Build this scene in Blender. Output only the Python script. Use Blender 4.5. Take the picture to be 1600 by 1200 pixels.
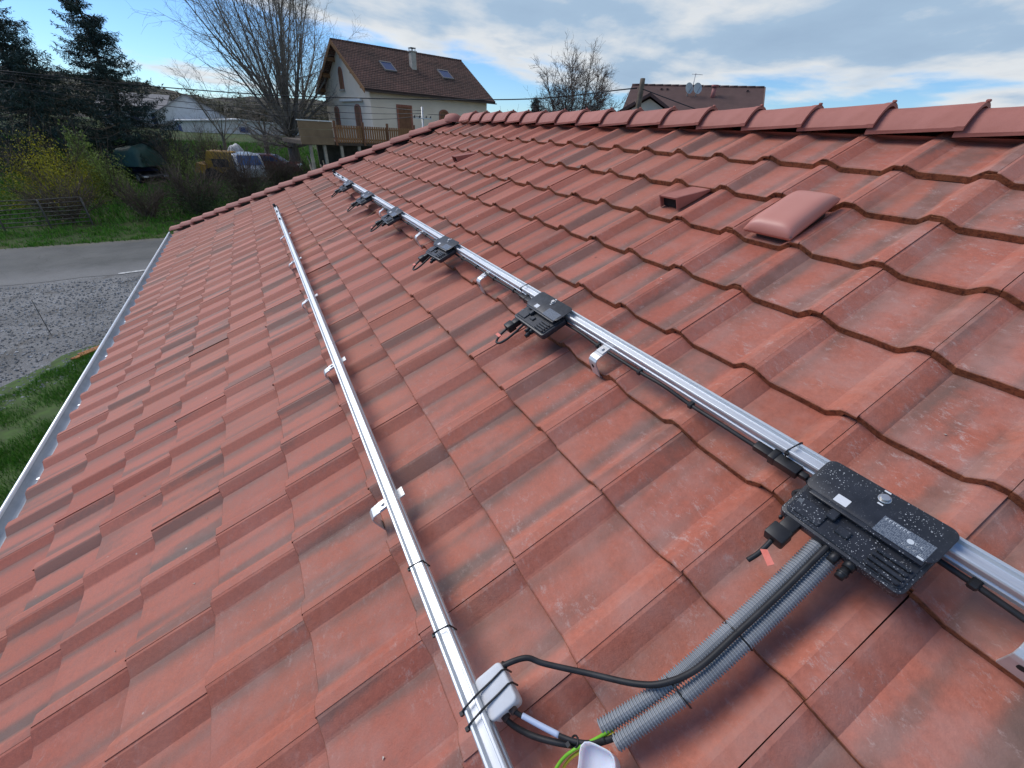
import bpy, bmesh, math, random
import numpy as np
from mathutils import Matrix, Vector
R_ = math.radians
rng = np.random.default_rng(7); random.seed(7)
scene = bpy.context.scene
for o in list(bpy.data.objects): bpy.data.objects.remove(o)
COL = scene.collection

# ------------------------------------------------------------------ camera
W3 = ((0.4883389768906801, 0.480313029978591, -0.7285769944776934),
      (0.8713650389928561, -0.22302530172366064, 0.43701565602624365),
      (0.0474132098717413, -0.8482682995514186, -0.5274399297605397))   # columns: right, down, forward
CAMP = Vector((6.9014825, -2.7165149, 4.8709048)); FPX = 635.346
cam_d = bpy.data.cameras.new('camera'); cam = bpy.data.objects.new('camera', cam_d); COL.objects.link(cam)
rw = np.array(W3)
m = Matrix.Identity(4)
for i in range(3):
    m[i][0] = rw[i, 0]; m[i][1] = -rw[i, 1]; m[i][2] = -rw[i, 2]; m[i][3] = CAMP[i]
cam.matrix_world = m
cam_d.sensor_width = 36; cam_d.lens = FPX / 1600 * 36; cam_d.clip_start = .02; cam_d.clip_end = 2000
scene.camera = cam
scene.render.resolution_x = 1024; scene.render.resolution_y = 768

# ------------------------------------------------------------------ sky and sun
SUN_DIR = Vector((-.68, -.50, .74)).normalized()
el = math.asin(SUN_DIR.z); az = math.atan2(SUN_DIR.x, SUN_DIR.y)
world = bpy.data.worlds.new('World'); scene.world = world; world.use_nodes = True
wn = world.node_tree; wn.nodes.clear()
def N(t, kind, **kw):
    n = t.nodes.new(kind)
    for k, v in kw.items():
        if k.startswith('_'): n.inputs[int(k[1:])].default_value = v
        else: setattr(n, k, v)
    return n
def L(t, a, b, so=0, si=0): t.links.new(a.outputs[so], b.inputs[si])
def MATH(t, op, a, b=None, clamp=False):
    n = t.nodes.new('ShaderNodeMath'); n.operation = op; n.use_clamp = clamp
    for i, q in enumerate((a, b)):
        if q is None: continue
        if isinstance(q, (int, float)): n.inputs[i].default_value = q
        else: t.links.new(q, n.inputs[i])
    return n.outputs[0]
def RAMP(t, fac, stops, interp='LINEAR'):
    n = t.nodes.new('ShaderNodeValToRGB'); n.color_ramp.interpolation = interp
    e = n.color_ramp.elements
    while len(e) < len(stops): e.new(.5)
    for el_, (p, c) in zip(e, stops):
        el_.position = p; el_.color = (c, c, c, 1) if isinstance(c, (int, float)) else (*c, 1)
    t.links.new(fac, n.inputs[0]); return n.outputs[0]
def MIX(t, fac, a, b, blend='MIX'):
    n = t.nodes.new('ShaderNodeMix'); n.data_type = 'RGBA'; n.blend_type = blend
    for s, q in ((0, fac), (6, a), (7, b)):
        if isinstance(q, (int, float)): n.inputs[s].default_value = q
        elif isinstance(q, tuple): n.inputs[s].default_value = (*q, 1)
        else: t.links.new(q, n.inputs[s])
    return n.outputs[2]
def NOISE(t, vec, scale, detail=4, rough=.55, w=None, dist=0):
    n = t.nodes.new('ShaderNodeTexNoise'); n.inputs['Scale'].default_value = scale
    n.inputs['Detail'].default_value = detail; n.inputs['Roughness'].default_value = rough; n.inputs['Distortion'].default_value = dist
    if w is not None:
        n.noise_dimensions = '4D'
        if isinstance(w, (int, float)): n.inputs['W'].default_value = w
        else: t.links.new(w, n.inputs['W'])
    if vec is not None: t.links.new(vec, n.inputs['Vector'])
    return n.outputs[0]
def MAP(t, vec, loc=(0, 0, 0), rot=(0, 0, 0), scale=(1, 1, 1)):
    n = t.nodes.new('ShaderNodeMapping'); n.inputs[1].default_value = loc; n.inputs[2].default_value = rot; n.inputs[3].default_value = scale
    t.links.new(vec, n.inputs[0]); return n.outputs[0]

sky = N(wn, 'ShaderNodeTexSky', sky_type='NISHITA', sun_disc=False)
sky.sun_elevation = el; sky.sun_rotation = az; sky.air_density = 1.0; sky.dust_density = 0.0; sky.ozone_density = 2.2
tc = N(wn, 'ShaderNodeTexCoord'); sep = N(wn, 'ShaderNodeSeparateXYZ'); L(wn, tc, sep)
zz = MATH(wn, 'ADD', MATH(wn, 'MAXIMUM', sep.outputs[2], 0.0), .13)
px = MATH(wn, 'DIVIDE', sep.outputs[0], zz); py = MATH(wn, 'DIVIDE', sep.outputs[1], zz)
cmb = N(wn, 'ShaderNodeCombineXYZ'); wn.links.new(px, cmb.inputs[0]); wn.links.new(py, cmb.inputs[1])
cv = MAP(wn, cmb.outputs[0], loc=(1.3, 4.7, 0), rot=(0, 0, R_(20)), scale=(1, .8, 1))
n1 = NOISE(wn, cv, .62, 8, .56, dist=.15)
# a cloud deck covers the +Y side of the sky; its edge runs obliquely, open blue lies beyond it
rad_ = MATH(wn, 'SQRT', MATH(wn, 'ADD', MATH(wn, 'MULTIPLY', px, px), MATH(wn, 'MULTIPLY', py, py)))
front = MATH(wn, 'SUBTRACT', MATH(wn, 'ADD', MATH(wn, 'MULTIPLY', py, .45), 3.25), rad_)
front = MATH(wn, 'MINIMUM', MATH(wn, 'MULTIPLY', front, .20), MATH(wn, 'MULTIPLY', MATH(wn, 'SUBTRACT', py, .15), .22))
bias = MATH(wn, 'MINIMUM', MATH(wn, 'MAXIMUM', front, -.085), .17)
cover = MATH(wn, 'ADD', n1, bias)
mask = RAMP(wn, cover, [(.47, 0), (.60, .98)], 'EASE')
tk = MATH(wn, 'ADD', cover, MATH(wn, 'MULTIPLY', MATH(wn, 'SUBTRACT', NOISE(wn, MAP(wn, cv, scale=(.75, 1.5, 1)), 1.3, 6, .52), .5), .34))
thick = RAMP(wn, tk, [(.50, (6.9, 7.1, 7.2)), (.60, (6.0, 6.3, 6.6)), (.70, (3.2, 4.35, 5.7)), (.86, (2.7, 3.75, 5.1))])
skyb = MIX(wn, 1.0, sky.outputs[0], (.62, .86, 1.18), 'MULTIPLY')
mx = MIX(wn, mask, skyb, thick)
bg = N(wn, 'ShaderNodeBackground'); bg.inputs[1].default_value = .1; wn.links.new(mx, bg.inputs[0])
wo = N(wn, 'ShaderNodeOutputWorld'); L(wn, bg, wo)
sd = bpy.data.lights.new('sun', 'SUN'); sd.energy = 2.4; sd.angle = R_(36); sd.color = (1, .95, .88)
so = bpy.data.objects.new('sun', sd); COL.objects.link(so); so.rotation_euler = SUN_DIR.to_track_quat('Z', 'Y').to_euler()
scene.view_settings.view_transform = 'Standard'; scene.view_settings.look = 'None'
scene.view_settings.exposure = 0.28; scene.view_settings.gamma = 1

# ------------------------------------------------------------------ helpers: objects
def wmat(o): return (wmat(o.parent) @ o.matrix_parent_inverse @ o.matrix_basis) if o.parent else o.matrix_basis.copy()
def put(o, parent):
    o.parent = parent; o.matrix_parent_inverse = wmat(parent).inverted()
def tag(o, label=None, cat=None, group=None, kind=None):
    for k, v in (('label', label), ('category', cat), ('group', group), ('kind', kind)):
        if v: o[k] = v
    return o
def empty(name, M=Matrix.Identity(4), **kw):
    o = bpy.data.objects.new(name, None); o.empty_display_size = .1; o.matrix_basis = M; COL.objects.link(o); return tag(o, **kw)
def linkmesh(name, me, mat, parent=None, M=None):
    o = bpy.data.objects.new(name, me)
    if mat is not None and not me.materials: me.materials.append(mat)
    if M is not None: o.matrix_basis = M
    COL.objects.link(o)
    if parent: put(o, parent)
    return o
def copy_tree(o, M_old, M_new, parent=None):
    c = o.copy(); COL.objects.link(c)
    if parent is None: c.matrix_basis = M_new @ M_old.inverted() @ o.matrix_basis
    else: c.parent = parent; c.matrix_parent_inverse = o.matrix_parent_inverse.copy()
    for ch in o.children: copy_tree(ch, M_old, M_new, c)
    return c
class MB:
    def __init__(s): s.v = []; s.f = []; s.sm = []
    def add(s, vs, fs, smooth=False):
        k = len(s.v); s.v += [tuple(p) for p in vs]; s.f += [tuple(i + k for i in f) for f in fs]; s.sm += [smooth] * len(fs); return s
    def box(s, x0, x1, y0, y1, z0, z1):
        return s.add([(x0,y0,z0),(x1,y0,z0),(x1,y1,z0),(x0,y1,z0),(x0,y0,z1),(x1,y0,z1),(x1,y1,z1),(x0,y1,z1)],
                     [(0,3,2,1),(4,5,6,7),(0,1,5,4),(1,2,6,5),(2,3,7,6),(3,0,4,7)])
    def hexa(s, a, b):   # two quads (bottom, top)
        return s.add(list(a) + list(b), [(0,3,2,1),(4,5,6,7),(0,1,5,4),(1,2,6,5),(2,3,7,6),(3,0,4,7)])
    def prism(s, poly, ax, a, b, smooth=False):   # poly of 2D points, extruded along axis ax from a to b
        n = len(poly)
        def P(q, t): return {'x': (t, q[0], q[1]), 'y': (q[0], t, q[1]), 'z': (q[0], q[1], t)}[ax]
        vs = [P(q, a) for q in poly] + [P(q, b) for q in poly]
        s.add(vs, [(i, (i+1) % n, n + (i+1) % n, n + i) for i in range(n)], smooth)
        k = len(s.v) - 2*n
        s.f += [tuple(k + i for i in range(n))[::-1], tuple(k + n + i for i in range(n))]; s.sm += [False, False]; return s
    def tube(s, path, rad, seg=8, smooth=True, cap=True):
        P = [Vector(p) for p in path]; n = len(P)
        rr = rad if hasattr(rad, '__len__') else [rad] * n
        vs = []; fs = []; up = Vector((0.31, .17, .93)).normalized()
        for i in range(n):
            t = (P[min(i+1, n-1)] - P[max(i-1, 0)]).normalized()
            a = t.cross(up)
            if a.length < .05: a = t.cross(Vector((1, 0, 0)))
            a.normalize(); b = a.cross(t)
            for k in range(seg):
                th = 2*math.pi*k/seg; vs.append(P[i] + (a*math.cos(th) + b*math.sin(th)) * rr[i])
        for i in range(n-1):
            for k in range(seg): fs.append((i*seg+k, i*seg+(k+1) % seg, (i+1)*seg+(k+1) % seg, (i+1)*seg+k))
        s.add(vs, fs, smooth)
        if cap:
            k0 = len(s.v) - n*seg
            s.f += [tuple(k0 + k for k in range(seg))[::-1], tuple(k0 + (n-1)*seg + k for k in range(seg))]; s.sm += [False, False]
        return s
    def mesh(s, name, bevel=0, seg=2, fixn=True, ang=30):
        me = bpy.data.meshes.new(name); me.from_pydata(s.v, [], s.f)
        me.polygons.foreach_set('use_smooth', s.sm)
        if bevel or fixn:
            bm = bmesh.new(); bm.from_mesh(me)
            if fixn: bmesh.ops.recalc_face_normals(bm, faces=bm.faces)
            if bevel:
                es = [e for e in bm.edges if len(e.link_faces) == 2 and e.calc_face_angle(0) > R_(ang)]
                bmesh.ops.bevel(bm, geom=es, offset=bevel, segments=seg, profile=.5, affect='EDGES', clamp_overlap=True)
                if seg > 1:
                    for f in bm.faces: f.smooth = True
            bm.to_mesh(me); bm.free()
            if bevel and seg > 1: me.set_sharp_from_angle(angle=R_(35))
        return me
    def build(s, name, mat, parent=None, M=None, bevel=0, seg=2, fixn=True):
        return linkmesh(name, s.mesh(name, bevel, seg, fixn), mat, parent, M)
def crom(pts, k=8):
    P = [Vector(p) for p in pts]; P = [P[0]*2 - P[1]] + P + [P[-1]*2 - P[-2]]; out = []
    for i in range(1, len(P)-2):
        for j in range(k):
            t = j/k; a, b, c, d = P[i-1], P[i], P[i+1], P[i+2]
            out.append(.5*((2*b) + (c-a)*t + (2*a-5*b+4*c-d)*t*t + (3*b-a-3*c+d)*t**3))
    out.append(P[-2]); return out
def rrect(x0, x1, y0, y1, r, k=5):
    out = []
    for cx, cy, a0 in ((x1-r, y1-r, 0), (x0+r, y1-r, 90), (x0+r, y0+r, 180), (x1-r, y0+r, 270)):
        for j in range(k+1):
            a = R_(a0 + 90*j/k); out.append((cx + r*math.cos(a), cy + r*math.sin(a)))
    return out
def npmesh(name, V, F, smooth=False):
    me = bpy.data.meshes.new(name); V = np.asarray(V, np.float32).reshape(-1, 3); F = np.asarray(F, np.int32); n, k = F.shape
    me.vertices.add(len(V)); me.vertices.foreach_set('co', V.ravel())
    me.loops.add(n*k); me.loops.foreach_set('vertex_index', F.ravel())
    me.polygons.add(n); me.polygons.foreach_set('loop_start', np.arange(0, n*k, k, dtype=np.int32))
    me.polygons.foreach_set('use_smooth', np.full(n, smooth)); me.update(calc_edges=True); return me

# ------------------------------------------------------------------ helpers: materials
def mat(name, col=None, rough=.6, metal=0, spec=.5):
    M = bpy.data.materials.new(name); M.use_nodes = True; t = M.node_tree; b = t.nodes['Principled BSDF']
    b.inputs['Roughness'].default_value = rough; b.inputs['Metallic'].default_value = metal; b.inputs['Specular IOR Level'].default_value = spec
    if col: b.inputs['Base Color'].default_value = (*col, 1)
    return M, t, b
def bump(t, b, h, strength=.3, dist=.01):
    n = N(t, 'ShaderNodeBump'); n.inputs['Strength'].default_value = strength; n.inputs['Distance'].default_value = dist
    t.links.new(h, n.inputs['Height']); t.links.new(n.outputs[0], b.inputs['Normal'])
def noisy(name, c1, c2, scale=4, rough=.8, detail=5, lo=.35, hi=.65, bstr=0, bdist=.01, bscale=None, coord='Object', metal=0, spec=.4, stretch=None, rvar=0):
    M, t, b = mat(name, None, rough, metal, spec); tcn = N(t, 'ShaderNodeTexCoord'); v = tcn.outputs[coord]
    if stretch: v = MAP(t, v, scale=stretch)
    nz = NOISE(t, v, scale, detail); c = RAMP(t, nz, [(lo, c1), (hi, c2)])
    if rvar:
        oi = N(t, 'ShaderNodeObjectInfo'); c = MIX(t, 1.0, c, RAMP(t, oi.outputs['Random'], [(0, 1-rvar), (1, 1+rvar)]), 'MULTIPLY')
    t.links.new(c, b.inputs['Base Color'])
    if bstr: bump(t, b, NOISE(t, v, bscale or scale*6, 4), bstr, bdist)
    return M
def leafmat(name, c1, c2, c3, trans=.25):
    M, t, b = mat(name, None, .7, 0, .25); g = N(t, 'ShaderNodeNewGeometry'); 
    at_ = N(t, 'ShaderNodeAttribute'); at_.attribute_name = 'rnd'
    c = RAMP(t, at_.outputs['Fac'], [(0, c1), (.55, c2), (1, c3)]); t.links.new(c, b.inputs['Base Color'])
    if not trans: return M
    tr = N(t, 'ShaderNodeBsdfTranslucent'); t.links.new(c, tr.inputs[0])
    ms = N(t, 'ShaderNodeMixShader'); ms.inputs[0].default_value = trans; L(t, b, ms, 0, 1); L(t, tr, ms, 0, 2)
    t.links.new(ms.outputs[0], t.nodes['Material Output'].inputs[0]); return M

# ------------------------------------------------------------------ the roof: frame and tile material
PITCH = R_(26); CW = .30; G = 0.3223966; SN, CS = math.sin(PITCH), math.cos(PITCH); ZR = 2.85 + 15*G*SN
def rp(x, u, n): return Vector((x, u*CS - n*SN, ZR + u*SN + n*CS))       # roof frame (along ridge, up slope, normal) -> world
def roofM(x, u, n=0): return Matrix.Translation(rp(x, u, n)) @ Matrix.Rotation(PITCH, 4, 'X')
M0 = roofM(0, 0, 0)
XR = 8.4                                         # near gable end of the roof
def tile_material():
    M, t, b = mat('concrete_tile', None, .65, 0, .32)
    uv = N(t, 'ShaderNodeUVMap', uv_map='tile'); s = N(t, 'ShaderNodeSeparateXYZ'); L(t, uv, s)
    U, V = s.outputs[0], s.outputs[1]
    oi = N(t, 'ShaderNodeObjectInfo'); ra = N(t, 'ShaderNodeAttribute', attribute_name='rnd')
    rnd = MATH(t, 'FRACT', MATH(t, 'ADD', oi.outputs['Random'], ra.outputs['Fac']))
    rnd2 = MATH(t, 'FRACT', MATH(t, 'MULTIPLY', rnd, 17.31)); rnd3 = MATH(t, 'FRACT', MATH(t, 'MULTIPLY', rnd, 41.77))
    geo = N(t, 'ShaderNodeNewGeometry'); pos = geo.outputs['Position']
    base = RAMP(t, rnd, [(0, (.395, .112, .072)), (.35, (.435, .135, .089)), (.7, (.465, .155, .106)), (1, (.415, .123, .080))])
    base = MIX(t, MATH(t, 'MULTIPLY', RAMP(t, NOISE(t, pos, 1.1, 3), [(.4, 0), (.65, 1)]), .35), base, (.42, .150, .088))
    fine = NOISE(t, pos, 70, 3, .7)
    base = MIX(t, .55, base, RAMP(t, fine, [(.3, .72), (.7, 1.12)]), 'MULTIPLY')
    # charcoal streaks sprayed on lengthwise
    cu = N(t, 'ShaderNodeCombineXYZ'); t.links.new(MATH(t, 'MULTIPLY', U, 3.6), cu.inputs[0]); t.links.new(MATH(t, 'MULTIPLY', V, .45), cu.inputs[1])
    st = NOISE(t, cu.outputs[0], 1, .3, .5, w=MATH(t, 'MULTIPLY', rnd, 60))
    edge = NOISE(t, pos, 30, 3, .65)
    st2 = RAMP(t, MATH(t, 'ADD', st, MATH(t, 'MULTIPLY', MATH(t, 'SUBTRACT', edge, .5), .16)), [(.50, 0), (.64, 1)], 'EASE')
    st2 = MATH(t, 'MULTIPLY', st2, RAMP(t, rnd2, [(.2, .10), (.6, .62)]))
    base = MIX(t, st2, base, (.135, .100, .082))
    # slightly greyer foot of each roll, where dirt washes down
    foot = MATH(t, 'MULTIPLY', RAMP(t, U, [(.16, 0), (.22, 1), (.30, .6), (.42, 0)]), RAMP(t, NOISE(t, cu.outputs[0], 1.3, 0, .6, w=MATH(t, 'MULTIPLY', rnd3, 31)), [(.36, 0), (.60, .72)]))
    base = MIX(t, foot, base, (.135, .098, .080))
    rise = MATH(t, 'MULTIPLY', RAMP(t, U, [(.52, 0), (.68, .9), (.76, .9), (.84, 0)], 'EASE'), RAMP(t, NOISE(t, cu.outputs[0], 1.1, 0, .6, w=MATH(t, 'MULTIPLY', rnd2, 47)), [(.46, 0), (.64, .75)]))
    base = MIX(t, rise, base, (.135, .102, .084))
    # pale scuffs and efflorescence: strongest on the trodden tiles near the cable
    sp = N(t, 'ShaderNodeSeparateXYZ'); t.links.new(pos, sp.inputs[0])
    near = RAMP(t, MATH(t, 'DIVIDE', MATH(t, 'ADD', sp.outputs[0], MATH(t, 'MULTIPLY', sp.outputs[1], .35)), 10), [(.38, .04), (.52, .55), (.62, 1)])
    big = RAMP(t, NOISE(t, pos, 4.2, 3, .6), [(.40, 0), (.60, 1)])
    pv = MAP(t, pos, rot=(0, 0, .6), scale=(1, 1.5, 1))
    sc = RAMP(t, NOISE(t, pv, 26, 6, .85, dist=.12), [(.54, 0), (.68, 1)])
    scm = MATH(t, 'MULTIPLY', MATH(t, 'MULTIPLY', sc, big), MATH(t, 'MULTIPLY', near, .78))
    base = MIX(t, scm, base, (.52, .40, .36))
    haze = MATH(t, 'MULTIPLY', MATH(t, 'MULTIPLY', RAMP(t, NOISE(t, pos, 6.5, 3, .65), [(.42, 0), (.68, 1)]), near), .50)
    base = MIX(t, haze, base, (.44, .25, .21))
    vs = N(t, 'ShaderNodeTexVoronoi'); vs.inputs['Scale'].default_value = 13; t.links.new(pos, vs.inputs[0])
    dot = MATH(t, 'MULTIPLY', RAMP(t, vs.outputs['Distance'], [(.03, 1), (.065, 0)]), RAMP(t, vs.outputs['Color'], [(.80, 0), (.81, 1)]))
    base = MIX(t, MATH(t, 'MULTIPLY', dot, .7), base, (.62, .55, .48))
    vd = N(t, 'ShaderNodeTexVoronoi'); vd.inputs['Scale'].default_value = 9; t.links.new(MAP(t, pos, loc=(3, 1, 2)), vd.inputs[0])
    dk = MATH(t, 'MULTIPLY', RAMP(t, vd.outputs['Distance'], [(.04, 1), (.09, 0)]), RAMP(t, vd.outputs['Color'], [(.86, 0), (.87, 1)]))
    base = MIX(t, MATH(t, 'MULTIPLY', dk, .6), base, (.10, .045, .032))
    # damp band below the lap of the tile above
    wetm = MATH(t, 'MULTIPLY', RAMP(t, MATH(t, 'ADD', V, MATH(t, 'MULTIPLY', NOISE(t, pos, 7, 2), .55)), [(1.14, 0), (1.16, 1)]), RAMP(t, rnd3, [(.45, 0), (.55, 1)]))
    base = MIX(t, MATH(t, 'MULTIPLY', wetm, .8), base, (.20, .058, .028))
    # raw concrete of the front edge
    fe = RAMP(t, MATH(t, 'MULTIPLY', V, -1), [(.01, 0), (.03, 1)])
    ec = RAMP(t, NOISE(t, pos, 48, 4, .75), [(.30, (.05, .022, .012)), (.44, (.17, .058, .027)), (.58, (.30, .105, .045)), (.72, (.09, .058, .035))])
    base = MIX(t, fe, base, ec)
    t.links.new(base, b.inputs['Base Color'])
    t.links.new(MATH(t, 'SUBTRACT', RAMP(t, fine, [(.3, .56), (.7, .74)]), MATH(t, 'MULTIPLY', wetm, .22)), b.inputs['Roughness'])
    bump(t, b, NOISE(t, pos, 120, 3, .75), .4, .003)
    return M
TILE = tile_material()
PROF = [(.0020,-.0012),(.034,-.0026),(.182,-.0258),(.205,-.0278),(.30,-.0288),(.50,-.0280),(.70,-.0288),(.748,-.0280),(.768,-.0260),(.862,-.0038),(.880,-.0018),(.900,-.0003),(.9985,0)]
TH = .029
def tile_arrays(seed=0, lenu=None):
    r = np.random.default_rng(seed); n = len(PROF); Lu = lenu or (G + .055)
    V = []; UVs = []
    wob = np.cumsum(r.normal(0, .0014, n)); wob -= np.linspace(wob[0], wob[-1], n)
    zw = r.normal(0, .0006, n)
    for ring in range(4):
        for i, (a, h) in enumerate(PROF):
            x = a*CW; hz = h + zw[i]
            if ring == 0: p = (x, .0015 + wob[i]*.6, hz - (TH if i < n-2 else .0125) - abs(r.normal(0, .0022))); uvv = -.05
            elif ring == 1: p = (x, -.0005 + wob[i], hz - .0045); uvv = -.035
            elif ring == 2: p = (x, .0045 + wob[i], hz); uvv = .014
            else: p = (x, Lu, hz - TH*Lu/G - .001); uvv = Lu/G
            V.append(p); UVs.append((a, uvv))
    F = [(k*n+i, k*n+i+1, (k+1)*n+i+1, (k+1)*n+i) for k in range(3) for i in range(n-1)]
    # edge flank on the free (overlapping) side
    k0 = len(V); V += [(.9985*CW, .003, -.012), (.9985*CW, Lu, -.012 - TH)]; UVs += [(1, -.05), (1, -.05)]
    F += [(2*n+n-1, k0, k0+1, 3*n+n-1)]
    # tongue of the interlock, reaching under the neighbour's lip
    k0 = len(V); V += [(-.034, .0035, -.0135), (.003, .0035, -.0135), (.003, .0045, -TH-.004), (-.034, .0045, -TH-.001), (-.034, .05, -.018), (.003, .05, -.018)]
    UVs += [(0, -.05)]*6; F += [(k0, k0+3, k0+2, k0+1), (k0, k0+1, k0+5, k0+4)]
    return V, UVs, F
def tile_mesh(seed, lenu=None):
    V, UVs, F = tile_arrays(seed, lenu); me = bpy.data.meshes.new('roof_tile'); me.from_pydata(V, [], F)
    uvl = me.uv_layers.new(name='tile')
    for p in me.polygons:
        p.use_smooth = True
        for li in p.loop_indices: uvl.data[li].uv = UVs[me.loops[li].vertex_index]
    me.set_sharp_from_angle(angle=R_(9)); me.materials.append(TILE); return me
TMESH = [tile_mesh(s) for s in range(8)]; TMESH1 = [tile_mesh(s+20, G*1.40) for s in range(3)]
def project(p):
    d = np.array(p) - np.array(CAMP); q = d @ rw; return (q[0]/q[2]*FPX + 800, q[1]/q[2]*FPX + 600, q[2])
HIPC = lambda r: 1.05 - .9665*r            # column at which the hip line crosses row r

house = empty('tiled_house', Matrix.Translation((3, 0, 0)), label='house under the large red tiled hip roof that fills the foreground', cat='house')
# roof deck under the tiles: four planes
APX = (1.05*CW, .02); EV = -15.05*G
def deck():
    mb = MB(); dz = -.085; ax = APX[0]
    ye = EV*CS; ze = ZR + EV*SN - .09; zr = ZR - .09; xh = HIPC(15.05)*CW
    A = (ax, 0, zr); B = (XR, 0, zr); C = (XR, ye, ze); D = (xh, ye, ze); E_ = (xh, -ye, ze); F_ = (XR, -ye, ze)
    mb.add([A, B, C, D, E_, F_], [(3, 2, 1, 0), (3, 0, 4), (4, 0, 1, 5), (3, 4, 5, 2)])
    mb.add([B, C, F_], [(0, 1, 2)])
    return mb
deck_m = noisy('roof_underlay', (.016, .012, .011), (.026, .019, .017), 8, .9)
roof = deck().build('roof', deck_m, house)
roof['label'] = 'red brown interlocking concrete tiles on a shallow hip roof'
# all tiles: (c index = right seam, r = front edge row)
tiles = []; cuts = []
CMAX = 27
for r in range(1, 16):
    lo = HIPC(r) + .05
    for c in range(int(math.floor(lo)) - 1, CMAX + 1):
        if c <= lo - .02 : continue
        if c - 1 < HIPC(r - 1.25) + .3: cuts.append((c, r)); continue
        pc = [project(rp((c-1+a)*CW, -(r-1+b)*G, 0)) for a, b in ((0,0),(1,0),(1,1),(0,1))]
        ok = all(q[2] > .1 for q in pc)
        area = -1
        if ok:
            cl = [(min(max(q[0], 0), 1600), min(max(q[1], 0), 1200)) for q in pc]
            area = abs(sum(cl[i][0]*cl[(i+1) % 4][1] - cl[(i+1) % 4][0]*cl[i][1] for i in range(4)))/2
        tiles.append((area, c, r))
tiles.sort(reverse=True)
one = tiles[:300]; rest = tiles[300:]
tr = random.Random(3)
def rowr(r): return r if r < 15 else 15.20
def tilejit(): return tr.gauss(0, .0012), tr.gauss(0, .0030), tr.gauss(0, .0012), tr.gauss(0, .0050)
for k, (a, c, r) in enumerate(one):
    j = tilejit()
    o = linkmesh('roof_tile', (TMESH1[tr.randrange(3)] if r == 1 else TMESH[tr.randrange(8)]), None, None, roofM((c-1)*CW + j[0]*.5, -rowr(r)*G + j[1], j[2]) @ Matrix.Rotation(j[3]*.6, 4, 'Z'))
    put(o, roof)
def field(name, cells, hipcut=False):
    V = []; F = []; UV = []; RN = []
    for c, r in cells:
        v, uv, f = tile_arrays(tr.randrange(999), G*1.40 if r == 1 else None); k = len(V); j = tilejit(); rv = tr.random()
        V += [((c-1)*CW + p[0] + j[0]*.5, -rowr(r)*G + p[1] + j[1], p[2] + j[2]) for p in v]; UV += uv; F += [tuple(i+k for i in q) for q in f]; RN += [rv]*len(v)
    me = bpy.data.meshes.new(name); me.from_pydata(V, [], F)
    ul = me.uv_layers.new(name='tile'); vi = np.empty(len(me.loops), np.int32); me.loops.foreach_get('vertex_index', vi)
    ul.data.foreach_set('uv', np.array(UV, np.float32)[vi].ravel())
    at_ = me.attributes.new('rnd', 'FLOAT', 'POINT'); at_.data.foreach_set('value', np.array(RN, np.float32))
    if hipcut:
        bm = bmesh.new(); bm.from_mesh(me); hp = Vector((HIPC(0)*CW, 0, 0)); hd = Vector((-.9665*CW, -G, 0)).normalized()
        nr = Vector((-hd.y, hd.x, 0))
        if nr.x < 0: nr = -nr
        bmesh.ops.bisect_plane(bm, geom=bm.verts[:]+bm.edges[:]+bm.faces[:], plane_co=hp + nr*.03, plane_no=nr, clear_inner=True)
        bm.to_mesh(me); bm.free()
    for p in me.polygons: p.use_smooth = True
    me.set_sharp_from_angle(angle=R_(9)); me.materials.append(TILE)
    o = linkmesh(name, me, None, None, M0); put(o, roof); o['kind'] = 'stuff'; return o
field('roof_tile_field', [(c, r) for _, c, r in rest])
field('cut_tile_field', cuts, True)

# ridge and hip tiles
RIDGE = noisy('ridge_tile_concrete', (.335, .118, .088), (.40, .152, .118), 7, .7, 5, .35, .65, .3, .003, 120, 'Object', 0, .35, None, .10)
def cap_mesh(ln, half, hgt, name, drop):
    # angled-and-rounded cap, its high end overlapping the next tile; local x runs along the ridge, z up
    mb = MB(); prof = []
    slope = math.tan(R_(30))
    K = 12
    for i in range(K+1):
        s_ = -1 + 2*i/K; y = s_*half; prof.append((y, hgt - drop*(.90*abs(s_)**2.2 + .10*(math.sqrt(s_*s_ + .02) - .1414)/.8686)))
    thk = .016; rings = [(-.03, .86, -.017), (ln*.25, .92, -.012), (ln-.040, 1.0, 0.002), (ln-.024, 1.04, .006), (ln, 1.05, .007)]
    vs = []
    for x, sc, dz in rings: vs += [(x, y*sc, z + dz) for y, z in prof]
    n = K+1
    fs = [(a*n+i, a*n+i+1, (a+1)*n+i+1, (a+1)*n+i) for a in range(len(rings)-1) for i in range(K)]
    k0 = len(vs); 
    for x, sc, dz in (rings[0], rings[-1]): vs += [(x, y*sc*.96, z + dz - thk) for y, z in prof]
    for x, sc, dz in (): pass
    fs += [(4*n+i, 4*n+i+1, k0+n+i+1, k0+n+i) for i in range(K)]
    fs += [(k0+i, k0+i+1, k0+n+i+1, k0+n+i) for i in range(K)]
    fs += [(0, n, k0), (n, 2*n, k0), (2*n, 3*n, k0+n, k0), (3*n, 4*n, k0+n), (n-1, 2*n-1, k0+n-1), (2*n-1, 3*n-1, k0+2*n-1, k0+n-1), (3*n-1, 5*n-1, k0+2*n-1)]
    mb.add(vs, fs, True); me = mb.mesh(name); me.set_sharp_from_angle(angle=R_(40)); me.materials.append(RIDGE); return me
RSP = .3415
rid = cap_mesh(RSP, .112, .066, 'ridge_tile', .094)
nib_m = mat('clip_metal', (.35, .33, .33), .5, .6)[0]
x = 20.2*CW - RSP*18
k = 0
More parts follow.
